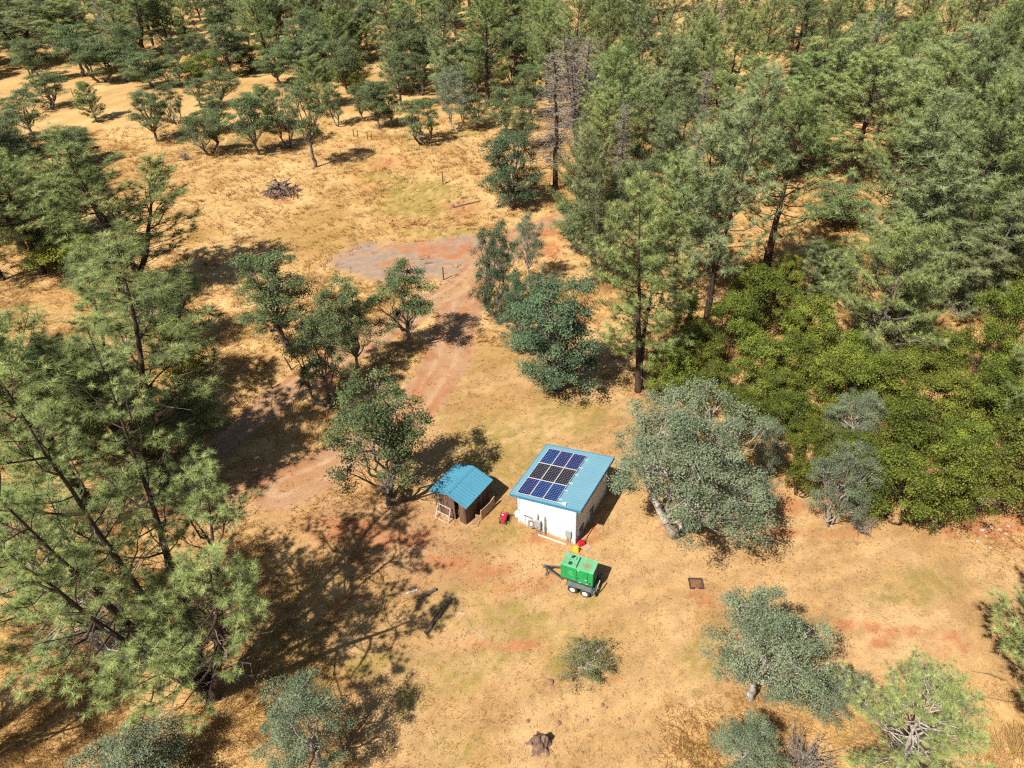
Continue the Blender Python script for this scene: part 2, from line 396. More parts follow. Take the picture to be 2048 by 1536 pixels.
M['glass_dark'] = paint('shaded_glass', (.10, .11, .12), (.06, .065, .07), .7, .12, 0, .6)
M['cable'] = M['black']
def cells(name, c1, c2, dot):
    m = N(name).set(.16, 0, .5)
    tc = m.n('TexCoord').outputs['Object']; sp = m.n('SeparateXYZ'); m.l(tc, sp.inputs[0])
    def line(v, n, w):
        fr = m.math('FRACT', m.math('MULTIPLY', v, n), 0); d = m.math('ABSOLUTE', m.math('SUBTRACT', fr, .5), 0)
        return m.rng(d, .5-w, .5-w*.5, 0, 1), d
    a, da = line(sp.outputs[0], 6/.97, .055); b, db = line(sp.outputs[1], 10/1.61, .055)
    g = m.math('MAXIMUM', a, b)
    dia = m.rng(m.math('ADD', da, db), .80, .86, 0, 1)       # clipped cell corners
    v = m.noise(2.2, 2, .5, tc)
    c = m.mix(m.rng(v, .35, .65), c1, c2)
    c = m.mix(m.math('MULTIPLY', g, .40), c, (.16, .19, .26)); c = m.mix(m.math('MULTIPLY', dia, .6), c, dot)
    m.base(c); return m.m
M['cell_blue'] = cells('blue_cells', (.004, .016, .080), (.005, .026, .115), (.35, .4, .5))
M['cell_indigo'] = cells('indigo_cells', (.008, .011, .058), (.010, .017, .085), (.35, .35, .45))
M['cell_dark'] = cells('dark_cells', (.010, .007, .014), (.015, .010, .012), (.42, .37, .32))

HX, HY, HYAW, HSL = -.47, 34.21, R(-30.3), R(9.3)
RW, RD, HF = 5.32, 5.64, 2.65                  # roof width, depth, height at its low front corner
WX0, WX1, WY0, WY1 = .59, 4.88, .10, 5.35
house = tag(empty('power_house', (HX, HY, 0), HYAW), 'small white power house with sloping light blue metal roof carrying nine solar panels', 'building')
TS = math.tan(HSL)
def under(x): return HF-.13+x*TS                # underside of the roof
MR = Matrix.Translation((0, 0, HF)) @ Matrix.Rotation(-HSL, 4, 'Y')     # roof frame: x up the slope, y depth, z normal
def gable_boards(yo, out, name):
    mb = MB(); z = .12; step = .155; hl, hr = under(WX0), under(WX1)
    while z < hr-.01:
        zt = min(z+step, hr)
        xs = lambda q: WX0 if q <= hl else WX0+(q-hl)/TS
        lo_, hi_ = xs(z), xs(zt)
        if WX1-lo_ > .02:
            t0, t1 = yo+out*.028, yo+out*.010
            y_in = yo-out*.05
            vs = [(lo_, t0, z), (WX1, t0, z), (WX1, t1, zt), (hi_, t1, zt), (lo_, y_in, z), (WX1, y_in, z), (WX1, y_in, zt), (hi_, y_in, zt)]
            mb.add(vs, [(0, 1, 2, 3), (7, 6, 5, 4), (4, 5, 1, 0), (5, 6, 2, 1), (6, 7, 3, 2), (7, 4, 0, 3)])
        z += step
    return mb.build(name, M['white'], house)
gable_boards(WY0, -1, 'wall'); gable_boards(WY1, 1, 'wall')
def side_boards(xo, out):
    mb = MB(); z = .12; top = under(xo)-.02
    while z < top:
        zt = min(z+.155, top)
        mb.prism([(xo-out*.05, z), (xo+out*.028, z), (xo+out*.010, zt), (xo-out*.05, zt)], WY0+.03, WY1-.03)
        z += .155
    return mb.build('wall', M['white'], house)
side_boards(WX0, -1); side_boards(WX1, 1)
box(WX0-.05, WX1+.05, WY0-.045, WY1+.05, -.12, .117).build('foundation', M['concrete'], house)
for x, y, sx, sy in ((WX0, WY0, -1, -1), (WX1, WY0, 1, -1), (WX0, WY1, -1, 1), (WX1, WY1, 1, 1)):
    mb = MB(); t = under(x)-.01
    xa, xb = sorted((x+sx*.048, x-sx*.10)); ya_, yb_ = sorted((y+sy*.048, y+sy*.022)); mb.box(xa, xb, ya_, yb_, .06, t)
    xa, xb = sorted((x+sx*.050, x+sx*.024)); ya_, yb_ = sorted((y+sy*.020, y-sy*.12)); mb.box(xa, xb, ya_, yb_, .06, t)
    mb.build('corner_trim', M['trim'], house)
# roof: six metal sheets with ribs that run up the slope
box(.05, RW-.05, .06, RD-.06, -.11, -.03, MR).build('roof_deck', M['concrete'], house)
n = 6; wsh = RD/n
for k in range(n):
    mb = MB(); y0 = k*wsh; mb.box(0, RW, y0+.002, y0+wsh-.002, -.026, 0, MR)
    for j in range(4):
        yy = y0+.05+j*wsh/4
        if j == 3 or True: mb.prism([(yy, -.002), (yy+.016, .034), (yy+.038, .034), (yy+.054, -.002)], .004, RW-.004, 'x', MR)
    mb.build('roof_sheet', M['roof'], house)
for nm, a in (('fascia', (-.03, RW+.03, -.035, -.004, -.16, .024)), ('fascia', (-.03, RW+.03, RD+.004, RD+.035, -.16, .024)), ('fascia', (RW+.004, RW+.03, -.002, RD+.002, -.16, .024)), ('fascia', (-.03, -.004, -.002, RD+.002, -.16, .024))):
    box(*a, MR).build(nm, M['roof_edge'], house)
# solar panels: 3 x 3 on rails
PX0, PY0, PW, PL = .46, .18, 1.0, 1.65
for r_ in range(3):
    for e in (.38, 1.27):
        mb = MB(); y = PY0+r_*(PL+.015)+e
        mb.box(PX0-.05, PX0+3*PW+.30, y-.022, y+.022, .03, .072, MR); mb.build('mounting_rail', M['alu'], house)
pan_fr = MB()
for a in ((0, PW-.008, 0, .028), (0, PW-.008, PL-.028-.008, PL-.008), (0, .028, .0285, PL-.0365), (PW-.036, PW-.008, .0285, PL-.0365)): pan_fr.box(a[0], a[1], a[2], a[3], .0, .042)
me_fr = pan_fr.mesh('panel_frame', M['alu'])
gl = {}
for key in ('cell_blue', 'cell_indigo', 'cell_dark'):
    gl[key] = MB().box(0, PW-.065, 0, PL-.065, 0, .03).mesh('panel_glass', M[key])
kinds = [['cell_indigo', 'cell_blue', 'cell_blue'], ['cell_dark']*3, ['cell_blue', 'cell_indigo', 'cell_indigo']]
rowname = ['front', 'middle', 'back']; colname = ['left', 'centre', 'right']
for r_ in range(3):
    for c_ in range(3):
        Mx = MR @ Matrix.Translation((PX0+c_*(PW+.008), PY0+r_*(PL+.015), .074))
        p = link_mesh('solar_panel', gl[kinds[r_][c_]], None, house); p.matrix_local = Mx @ Matrix.Translation((.0285, .0285, .006))
        p['label'] = '%s solar panel in the %s row, %s place' % ({'cell_blue': 'bright blue', 'cell_indigo': 'indigo blue', 'cell_dark': 'dark brownish'}[kinds[r_][c_]], rowname[r_], colname[c_])
        f = link_mesh('panel_frame', me_fr, None, p); f.matrix_local = Matrix.Translation((-.0285, -.0285, -.006))
jb = MB(); jb.box(3.92, 4.20, .13, .30, .024, .14, MR, .015); jb.build('junction_box', M['pvc'], house)
MB().tube([MR @ Vector(p) for p in ((3.45, .22, .05), (3.7, .22, .05), (3.91, .215, .07))], .014).build('roof_conduit', M['pvc'], house)
# front window
def window(parent, a0, a1, z0, z1, pos, axis_, out, glass, shade=None):
    w = MB(); t = .05; g = MB()
    def bx(mb, p0, p1, q0, q1, d0, d1):
        d0, d1 = sorted((pos+out*d0, pos+out*d1))
        if axis_ == 'y': mb.box(p0, p1, d0, d1, q0, q1)
        else: mb.box(d0, d1, p0, p1, q0, q1)
    bx(g, a0, a1, z0, z1, .02, .034); gl_ = g.build('window', M[glass], parent)
    for p0, p1, q0, q1 in ((a0-.07, a1+.07, z1, z1+.08), (a0-.07, a1+.07, z0-.07, z0), (a0-.07, a0, z0, z1), (a1, a1+.07, z0, z1)): bx(w, p0, p1, q0, q1, .02, .075)
    w.build('window_frame', M['trim'], gl_)
    h = MB(); bx(h, a0-.09, a1+.09, z1+.08, z1+.10, .02, .10); h.build('window_head', M['roof_edge'] if shade is None else M[shade], gl_)
    m_ = MB(); bx(m_, (a0+a1)/2-.012, (a0+a1)/2+.012, z0, z1, .035, .05); m_.build('window_mullion', M['pvc'], gl_)
    return gl_
M['redwood'] = paint('red_brown_flashing', (.22, .07, .06), (.12, .05, .05), 4, .7)
window(house, 1.10, 1.58, .28, .92, WY0, 'y', -1, 'glass', 'redwood')
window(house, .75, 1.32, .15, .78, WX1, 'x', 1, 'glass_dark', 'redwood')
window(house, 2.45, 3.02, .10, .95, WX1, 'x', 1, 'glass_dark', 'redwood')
# electrical gear on the front wall
eb = box(1.93, 2.38, WY0-.27, WY0-.03, .42, 1.12, None, .015).build('electrical_box', M['box_grey'], house, label='grey electrical box with its door hanging open')
dr = MB(); D = Matrix.Translation((1.93, WY0-.28, 0)) @ Matrix.Rotation(R(205), 4, 'Z'); dr.box(0, .42, -.02, .0, .42, 1.12, D); dr.build('box_door', M['galv'], eb)
lb = MB(); lb.box(.12, .30, .002, .006, .62, .95, D); lb.build('door_notice', M['pvc'], eb)
MB().box(2.10, 2.22, WY0-.285, WY0-.272, .55, .60).build('box_latch', M['black'], eb)
cd = MB(); cd.tube([(2.12, WY0-.12, 1.10), (2.12, WY0-.12, 1.55), (2.08, WY0-.10, 1.62), (2.0, WY0-.03, 1.64)], .045); cd.build('conduit', M['galv'], house)
cd = MB(); cd.tube([(2.66, WY0-.16, -.02), (2.66, WY0-.10, 1.55), (2.64, WY0-.09, 1.65), (2.55, WY0-.03, 1.68)], .06); cd.build('conduit', M['galv'], house)
for x, y, top in ((2.0, -.18, .42), (2.1, -.14, .42), (2.2, -.20, .42), (2.3, -.12, .42), (4.30, -.08, .60), (4.42, -.08, .60), (4.54, -.08, .60)):
    MB().tube([(x, WY0+y, -.03), (x, WY0+y, top)], .024, 6).build('conduit_pipe', M['galv'], house)
cb = MB(); cb.tube([(2.34, WY0-.2, .45), (2.42, WY0-.32, .2), (2.36, WY0-.36, .05), (2.5, WY0-.33, .02)], .018, 6); cb.tube([(2.7, WY0-.12, .75), (2.84, WY0-.2, .45), (2.82, WY0-.26, .1), (2.74, WY0-.24, .0)], .014, 6); cb.build('loose_cable', M['cable'], house)
mb = box(4.22, 4.64, WY0-.19, WY0-.03, .60, 1.22, None, .015); mb.build('meter_box', M['box_grey'], house, label='small grey meter box near the right front corner')
MB().tube([(2.30, WY0-.42, .03), (4.34, WY0-.34, .03)], .04).build('ground_pipe', M['pvc'], house)
MB().box(2.72, 4.3, WY0-.065, WY0-.048, .22, .25).build('wall_batten', M['pvc'], house)
vb = MB(); vb.lathe([(.02, 0), (.16, .01), (.21, .06), (.22, .38), (.17, .46), (.05, .49)], 18, Matrix.Translation((WX0-.22, WY0+.22, .28))); vb.box(WX0-.2, WX0-.03, WY0+.15, WY0+.29, .4, .6)
vb.build('wall_fixture', M['pvc'], house, True, label='white rounded fixture low on the left wall')

# edging board and loose things around the power house
def hl(x, y, z=0.0):
    c, s = math.cos(HYAW), math.sin(HYAW); return (HX+x*c-y*s, HY+x*s+y*c, z)
M['plank'] = paint('weathered_plank', (.36, .20, .10), (.22, .12, .065), 5, .85, stretch=(.5, 6, 6), bump=.3)
M['plank_pale'] = paint('pale_weathered_plank', (.36, .26, .16), (.26, .18, .11), 5, .85, stretch=(.5, 6, 6), bump=.3)
e = tag(empty('edging_board', hl(5.36, .45), HYAW), 'long narrow wooden edging board on the ground along the shaded right wall', 'board')
box(-.02, .03, 0, 1.95, -.05, .14).build('board', M['plank'], e); box(.035, .62, 1.90, 1.95, -.05, .12).build('end_board', M['plank'], e)
def jerry(name, loc, rz, m, label, s=1.0):
    g = tag(empty(name, loc, rz), label, 'fuel can', 'fuel cans by the corner')
    b = MB(); b.prism([(-.17*s, 0), (.17*s, 0), (.19*s, .04*s), (.19*s, .26*s), (.10*s, .34*s), (-.12*s, .34*s), (-.19*s, .26*s), (-.19*s, .04*s)], -.11*s, .11*s); b.build('can_body', m, g)
    h = MB(); h.tube([(-.10*s, 0, .335*s), (-.08*s, 0, .40*s), (.05*s, 0, .40*s), (.09*s, 0, .335*s)], .017*s, 6); h.build('handle', m, g)
    MB().tube([(.13*s, 0, .30*s), (.21*s, 0, .38*s), (.26*s, 0, .39*s)], [.03*s, .022*s, .018*s], 8).build('spout', M['black'], g)
    return g
M['can_yellow'] = paint('yellow_plastic', (.78, .46, .02), (.68, .36, .02), 3, .45)
M['can_red'] = paint('red_plastic', (.62, .008, .03), (.48, .006, .02), 3, .4)
jerry('fuel_can', (3.80, 31.24, 0), R(-25), M['can_yellow'], 'yellow plastic fuel can at the near right corner of the white building', 1.05)
jerry('fuel_can', (4.20, 31.72, 0), R(25), M['can_red'], 'red plastic fuel can at the near right corner of the white building', 1.15)
b = box(-.27, .27, -.20, .20, 0.01, .07, None, .015).build('paving_slab', M['plank_pale']); b.location = (4.58, 31.48, 0); b.rotation_euler = (0, 0, R(30)); tag(b, 'pale flat slab on the grass beside the red fuel can', 'slab')

# portable generator
M['gen_red'] = paint('red_enamel', (.55, .012, .045), (.42, .01, .03), 3, .3, 0, .5)
g = tag(empty('portable_generator', (-.98, 34.22, 0), R(-14)), 'small red portable generator in a black tube frame between shed and white building', 'generator')
fr = MB()
for x in (-.24, .24):
    fr.tube([(x, -.36, .04), (x, -.38, .46), (x, -.33, .52), (x, .33, .52), (x, .38, .46), (x, .36, .04), (x, -.36, .04)], .019, 6)
for y, z in ((-.37, .25), (.37, .25), (-.33, .52), (.33, .52), (-.36, .04), (.36, .04)): fr.tube([(-.24, y, z), (.24, y, z)], .017, 6)
fr.build('frame', M['black'], g)
box(-.20, .20, -.30, .30, .32, .50, None, .05).build('fuel_tank', M['gen_red'], g)
MB().lathe([(.05, 0), (.055, .03), (.03, .045)], 12, Matrix.Translation((-.06, .06, .50))).build('fuel_cap', M['pvc'], g)
box(-.17, .19, -.10, .30, .06, .315, None, .03).build('engine', M['black'], g)
MB().lathe([(.13, 0), (.15, .03), (.15, .16), (.10, .2), (.04, .21)], 14, Matrix.Translation((0, -.15, .19)) @ Matrix.Rotation(R(90), 4, 'X')).build('alternator_cover', M['gen_red'], g)
MB().tube([(.24, .30, .40), (.62, .24, .46), (.62, .10, .46)], .018, 6).build('pull_handle', M['black'], g)
for x in (-.27, .27):
    MB().lathe([(.02, -.03), (.10, -.03), (.11, 0), (.10, .03), (.02, .03)], 14, Matrix.Translation((x, .25, .11)) @ Matrix.Rotation(R(90), 4, 'Y')).build('wheel', M['black'], g)

# ------------------------------------------------------------------ timber shed with blue gable roof
M['barnwood'] = paint('dark_weathered_boards', (.13, .075, .045), (.05, .03, .02), 6, .9, stretch=(1.5, 1.5, .15), bump=.5, dist=.01)
M['barnwood2'] = paint('brown_weathered_boards', (.20, .11, .06), (.07, .04, .026), 6, .9, stretch=(1.5, 1.5, .15), bump=.5, dist=.01)
M['barnwood3'] = paint('silver_weathered_boards', (.24, .17, .125), (.10, .065, .045), 6, .9, stretch=(1.5, 1.5, .15), bump=.5, dist=.01)
SYAW = R(-34.5)
shed = tag(empty('timber_shed', (-3.91, 35.87, 0), SYAW), 'old dark timber shed with a two-sided bright blue ribbed metal roof', 'shed')
SW, SL, SHE, SHR = 2.62, 2.75, 2.02, 2.56        # walls
rw, rl = 3.30, 3.16                              # roof plan
rng = np.random.RandomState(3)
def h_at(x): return SHE+(SHR-SHE)*(1-abs(x)/(rw/2))-.07
bw = .19; nb = int(SW/bw)
for side in (-1, 1):
    for k in range(nb+1):
        x0 = -SW/2+k*bw; x1 = min(x0+bw-.008, SW/2)
        if x1-x0 < .03: continue
        y = side*SL/2; t = rng.uniform(0, .014); zb = rng.uniform(.0, .06)
        if side < 0 and .35 < x0 < .62: continue   # doorway gap in the front
        mb = MB(); a, b_ = sorted((y-side*.012, y+side*(.014+t)))
        mb.add([(x0, a, zb), (x1, a, zb), (x1, b_, zb), (x0, b_, zb), (x0, a, h_at(x0)), (x1, a, h_at(x1)), (x1, b_, h_at(x1)), (x0, b_, h_at(x0))], [(3, 2, 1, 0), (4, 5, 6, 7), (0, 1, 5, 4), (1, 2, 6, 5), (2, 3, 7, 6), (3, 0, 4, 7)])
        mb.build('wall_board', [M['barnwood'], M['barnwood2'], M['barnwood3']][rng.choice(3, p=[.5, .35, .15])], shed)
for side in (-1, 1):
    k = 0; y0 = -SL/2+.03
    while y0 < SL/2-.05:
        y1 = min(y0+bw-.008, SL/2-.03); x = side*SW/2; t = rng.uniform(0, .014)
        a, b_ = sorted((x-side*.012, x+side*(.014+t)))
        box(a, b_, y0, y1, rng.uniform(0, .06), h_at(SW/2)-.01).build('wall_board', [M['barnwood'], M['barnwood2'], M['barnwood3']][rng.choice(3, p=[.5, .4, .1])], shed)
        y0 += bw
for x in (-SW/2+.05, SW/2-.05):
    for y in (-SL/2+.05, SL/2-.05): box(x-.045, x+.045, y-.03, y+.03, -.1, h_at(SW/2)-.03).build('corner_post', M['barnwood'], shed)
MB().tube([(.72, -SL/2-.04, 1.25), (.80, -SL/2-.06, .12)], .014, 5).build('hanging_rope', M['plank_pale'], shed)
sl_ang = math.atan2(SHR-SHE, rw/2); sll = math.hypot(SHR-SHE, rw/2)
for side in (-1, 1):
    Ms = Matrix.Translation((0, 0, SHR)) @ (Matrix.Rotation(sl_ang, 4, 'Y') if side > 0 else Matrix.Rotation(math.pi-sl_ang, 4, 'Y') @ Matrix.Rotation(math.pi, 4, 'X') )
    if side < 0: Ms = Matrix.Translation((0, 0, SHR)) @ Matrix.Rotation(math.pi, 4, 'Z') @ Matrix.Rotation(sl_ang, 4, 'Y')
    ns = 4; ws = rl/ns
    for k in range(ns):
        y0 = -rl/2+k*ws; mb = MB(); mb.box(.01, sll, y0+.002, y0+ws-.002, -.02, 0, Ms)
        for j in range(3):
            yy = y0+.04+j*ws/3; mb.prism([(yy, -.002), (yy+.020, .045), (yy+.044, .045), (yy+.064, -.002)], .015, sll-.003, 'x', Ms)
        mb.build('roof_sheet', M['roof_shed'], shed)
    for y in (-rl/2-.02, rl/2+.002): box(0.02, sll, y, y+.018, -.12, .03, Ms).build('barge_board', M['roof_shed'], shed)
    box(.02, sll-.05, -rl/2+.05, rl/2-.05, -.075, -.024, Ms).build('roof_batten', M['plank'], shed)
mb = MB(); mb.prism([(-.13, SHR-.03), (0, SHR+.035), (.13, SHR-.03), (.13, SHR-.018), (0, SHR+.047), (-.13, SHR-.018)], -rl/2-.015, rl/2+.015); mb.build('ridge_cap', M['roof_shed'], shed)
# leaning frame, standing panel and clutter
fr = tag(empty('wooden_frame', (-5.38, 34.47, 0), SYAW), 'empty grey wooden frame with a middle rail leaning on the shed front', 'frame')
Mf = Matrix.Rotation(R(-22), 4, 'X'); fw, fh = 1.17, 1.20
M['greywood'] = paint('grey_timber', (.42, .36, .31), (.28, .23, .20), 6, .85, stretch=(1, 1, .3), bump=.3)
for a in ((-fw/2, -fw/2+.07, 0, fh), (fw/2-.07, fw/2, 0, fh)): box(a[0], a[1], -.02, .02, a[2], a[3], Mf).build('stile', M['greywood'], fr)
for z in (0, .54, fh-.07): box(-fw/2+.072, fw/2-.072, -.018, .018, z, z+.065, Mf).build('rail', M['greywood'], fr)
pn = tag(empty('plywood_panel', (-2.09, 35.01, 0), math.atan2(1.28, .96)), 'weathered plywood panel with notched top standing beside the shed', 'panel')
M['ply'] = paint('weathered_plywood', (.46, .31, .21), (.30, .20, .14), 3, .85, stretch=(1, 1, .4))
mb = MB(); mb.prism([(-.80, 0), (.80, 0), (.80, 1.02), (.60, 1.0), (.42, .93), (.36, .86), (-.30, .88), (-.80, .92)], -.02, .02); mb.build('sheet', M['ply'], pn)
for x in (-.76, .70): box(x, x+.07, .022, .09, -.05, .9).build('post', M['plank'], pn)
wing = box(-.45, 0, -.015, .015, 0, .42).build('side_board', M['plank'], pn); wing.location = (-.80, .0, 0); wing.rotation_euler = (0, 0, R(-75))
for k, (x, y, L, a) in enumerate(((-2.95, 34.25, .7, 40), (-2.8, 34.05, .5, 75), (-3.05, 34.05, .45, 10))):
    o = MB().box(-L/2, L/2, -.06, .06, .01+.03*k, .05+.03*k).build('scrap_board', M['plank'] if k else M['barnwood3']); o.location = (x, y, 0); o.rotation_euler = (0, 0, R(a))
    tag(o, ['longest scrap board lying beside the near corner of the timber shed', 'middle scrap board by the near corner of the timber shed', 'shortest scrap board at the near corner of the timber shed'][k], 'board', 'scrap boards by the shed')

# ------------------------------------------------------------------ green generator trailer
M['gen_green'] = paint('green_enamel', (.006, .27, .07), (.010, .225, .06), 1.5, .4, 0, .45)
def rust_top():
    m = N('faded_green_rusty').set(.6, 0, .3); tc = m.n('TexCoord').outputs['Object']
    c = m.mix(m.rng(m.noise(1.6, 4, .6, tc), .4, .65), (.125, .34, .19), (.08, .29, .14))
    for px_, py_, r_ in ((.50, -.06, .42), (-.92, .05, .26)):
        vd = m.n('VectorMath', operation='DISTANCE'); m.l(tc, vd.inputs[0]); vd.inputs[1].default_value = (px_, py_, 2.02)
        dd = m.math('ADD', vd.outputs['Value'], m.math('MULTIPLY', m.noise(4.5, 5, .7, tc), -.5))
        c = m.mix(m.rng(dd, r_-.25, r_-.65, 0, .9), c, (.22, .12, .03))
    c = m.mix(m.rng(m.noise(2.3, 5, .7, tc), .58, .68, 0, .7), c, (.17, .09, .025))
    m.base(c); return m.m
M['gen_top'] = rust_top()
M['gen_edge'] = paint('pale_green_enamel', (.16, .43, .26), (.11, .36, .20), 3, .45)
M['emblem'] = paint('faded_white_print', (.17, .43, .27), (.04, .31, .12), 9, .6, lo=.45, hi=.6)
M['frame_dark'] = paint('dark_grey_steel', (.085, .095, .11), (.055, .06, .068), 4, .5, .3)
M['fender'] = paint('grey_green_steel', (.10, .13, .12), (.16, .17, .15), 3, .5, .3)
M['rim'] = paint('white_rim', (.72, .68, .62), (.55, .48, .38), 6, .5)
M['orange'] = paint('orange_plastic', (.70, .26, .03), (.6, .2, .02), 3, .5)
M['dark_hole'] = paint('dark_interior', (.012, .02, .014), (.03, .035, .025), 5, .8)
M['label_y'] = paint('yellow_sticker', (.75, .62, .25), (.7, .55, .3), 5, .5)
tr = tag(empty('generator_trailer', (3.73, 28.63, 0), R(-25.6)), 'bright green enclosed generator on a dark twin-axle trailer near the white building', 'trailer')
L2, W2, Z0, Z1 = 1.075, .52, .78, 2.0
body = box(-L2, L2, -W2, W2, Z0, Z1, None, .03).build('housing', M['gen_green'], tr)
top = box(-L2+.035, L2-.035, -W2+.035, W2-.035, Z1+.001, Z1+.022).build('roof_panel', M['gen_top'], tr, label='faded green roof panel with rust stains')
for a in ((-L2+.012, L2-.012, -W2+.012, -W2+.034), (-L2+.012, L2-.012, W2-.034, W2-.012), (-L2+.012, -L2+.034, -W2+.035, W2-.035), (L2-.034, L2-.012, -W2+.035, W2-.035)): box(*a, Z1+.001, Z1+.03).build('roof_rim', M['gen_edge'], top)
for a in ((-.10, -.02, -.44, .44), (-.62, -.44, .18, .36), (-.64, -.40, -.36, -.10), (-.66, -.60, -.02, .04), (-.28, -.24, .12, .34)):
    box(*a, Z1+.024, Z1+.028).build('vent_opening', M['dark_hole'], top)
for a in ((-.39, -.355, -.42, .42), (-.14, -.11, -.42, .42), (-.64, -.395, -.08, -.05), (-.35, -.145, -.08, -.05)): box(*a, Z1+.024, Z1+.04).build('grille_bar', M['gen_edge'], top)
box(-.345, -.15, -.36, -.12, Z1+.0245, Z1+.03).build('vent_cover', M['gen_top'], top)
mb = MB(); mb.tube([(-.5, .26, Z1), (-.5, .26, Z1+.14), (-.42, .26, Z1+.2)], .045, 8); mb.build('exhaust_pipe', M['dark_hole'], top)
for sy in (-1, 1):
    for x0, x1 in ((-.74, -.02), (0, .70)):
        ya_, yb_ = sorted((sy*(W2+.002), sy*(W2+.016)))
        d = box(x0+.008, x1-.008, ya_, yb_, Z0+.06, Z1-.05).build('door', M['gen_green'], tr)
        ya_, yb_ = sorted((sy*(W2+.018), sy*(W2+.03)))
        box(x1-.02 if x0 < -.1 else x0+.03, x1+.0 if x0 < -.1 else x0+.15, ya_, yb_, Z0+.36, Z0+.43).build('door_latch', M['dark_hole'], d)
    ya_, yb_ = sorted((sy*(W2+.002), sy*(W2+.02)))
    for x0, x1 in ((-.748, -.736), (-.016, -.004), (.704, .716)): box(x0, x1, ya_, sorted((ya_, yb_))[1]-.01, Z0+.06, Z1-.05).build('door_gap', M['dark_hole'], tr)
    for x, z in ((.55, Z0+.42), (.60, Z0+.08), (.16, Z0+.02), (.02, Z1-.10)): box(x, x+.14, ya_-.0 if sy > 0 else ya_, yb_+.002 if sy > 0 else yb_, z, z+.04).build('warning_label', M['label_y'], tr)
    ya_, yb_ = sorted((sy*(W2+.002), sy*(W2+.008)))
    box(.80, .95, ya_, yb_, Z0+.16, Z0+.28).build('socket_panel', M['dark_hole'], tr)
# faded emblem on the near side: a ring of three bent bars with a worn patch under it
em = MB(); yE = -W2-.0175
for k in range(3):
    a0 = R(90+120*k)
    pts = [(math.cos(a0+R(t))*.15, math.sin(a0+R(t))*.15) for t in range(-46, 47, 23)]+[(math.cos(a0+R(t))*.085, math.sin(a0+R(t))*.085) for t in range(46, -47, -23)]
    em.prism([(-.38+p, 1.50+q) for p, q in pts], yE, yE-.002)
em.prism([(-.52, 1.30), (-.20, 1.25), (-.18, 1.30), (-.50, 1.35)], yE, yE-.002)
em.build('faded_emblem', M['emblem'], tr)
for z in np.arange(Z0+.2, Z1-.2, .09): box(L2+.002, L2+.02, -W2+.08, W2-.08, z, z+.035).build('louvre', M['plank'] if z > 1.2 else M['gen_green'], tr)
box(-L2+.02, L2-.02, -W2+.02, W2-.02, .60, Z0-.002).build('fuel_base', M['frame_dark'], tr)
for y in (-.46, .46): box(-1.05, 1.28, y-.04, y+.04, .46, .598).build('chassis_rail', M['frame_dark'], tr)
for x in (-1.0, 1.24): box(x-.04, x+.04, -.418, .418, .47, .59).build('cross_member', M['frame_dark'], tr)
for y in (-1, 1): MB().tube([(-1.04, y*.45, .53), (-1.75, y*.24, .55), (-2.28, y*.05, .56)], .055, 6).build('tongue_bar', M['frame_dark'], tr)
MB().box(-2.42, -2.14, -.11, .11, .52, .64, None, .02).build('tongue_plate', M['frame_dark'], tr)
MB().tube([(-2.36, 0, .60), (-2.62, 0, .62)], .05, 8).build('coupler', M['fender'], tr)
jk = MB(); jk.tube([(-2.15, -.16, .05), (-2.15, -.16, .92)], .035, 8); jk.tube([(-2.15, -.16, .06), (-2.15, -.16, .02)], .09, 8); jk.tube([(-2.15, -.16, .88), (-2.30, -.16, .90)], .014, 6); jk.build('jack', M['frame_dark'], tr)
MB().tube([(-2.2, .05, .58), (-2.05, -.2, .02)], .02, 6).build('stay_bar', M['plank'], tr)
for sy in (-1, 1):
    ya_, yb_ = sorted((sy*.60, sy*.92))
    fd = MB(); fd.prism([(-.62, .60), (-.50, .74), (1.05, .74), (1.18, .60), (1.20, .40), (1.17, .40), (1.15, .58), (1.03, .71), (-.48, .71), (-.59, .59)], ya_, yb_); fd.build('fender', M['fender'], tr)
    for x in (-.13, .70):
        Mw = Matrix.Translation((x, sy*.80, .335)) @ Matrix.Rotation(R(-90*sy), 4, 'X')
        ty = MB(); ty.lathe([(.18, -.09), (.29, -.095), (.335, -.06), (.335, .06), (.29, .095), (.185, .09), (.18, .05)], 24, Mw); w = ty.build('wheel', M['black'], tr, True)
        rm = MB(); rm.lathe([(.02, .052), (.178, .052), (.182, .092), (.165, .096), (.13, .06), (.06, .07), (.055, .10), (.02, .105)], 24, Mw); rm.build('rim', M['rim'], w, True)
        hb = MB(); hb.lathe([(.035, .105), (.03, .125), (.01, .13)], 10, Mw); hb.build('hub', M['plank'], w)
    MB().tube([(.0, 0, .335), (.0, 0, .335)], .01) if False else None
for x in (-.13, .70): MB().tube([(x, -.74, .335), (x, .74, .335)], .035, 8).build('axle', M['frame_dark'], tr)
box(-.80, -.60, -.66, -.56, .60, .70, None, .015).build('side_marker', M['orange'], tr)
MB().tube([(1.30, -.58, .42), (1.36, -.40, .75), (1.40, -.05, 1.05)], .04, 6).build('ramp_bar', M['fender'], tr)
box(1.20, 1.30, -.88, -.62, .42, .62, None, .01).build('tail_bracket', M['fender'], tr); box(1.20, 1.30, .62, .88, .42, .62, None, .01).build('tail_bracket', M['fender'], tr)
box(1.302, 1.32, -.82, -.70, .47, .55).build('tail_light', M['gen_red'], tr); box(1.302, 1.32, .70, .82, .47, .55).build('tail_light', M['gen_red'], tr)

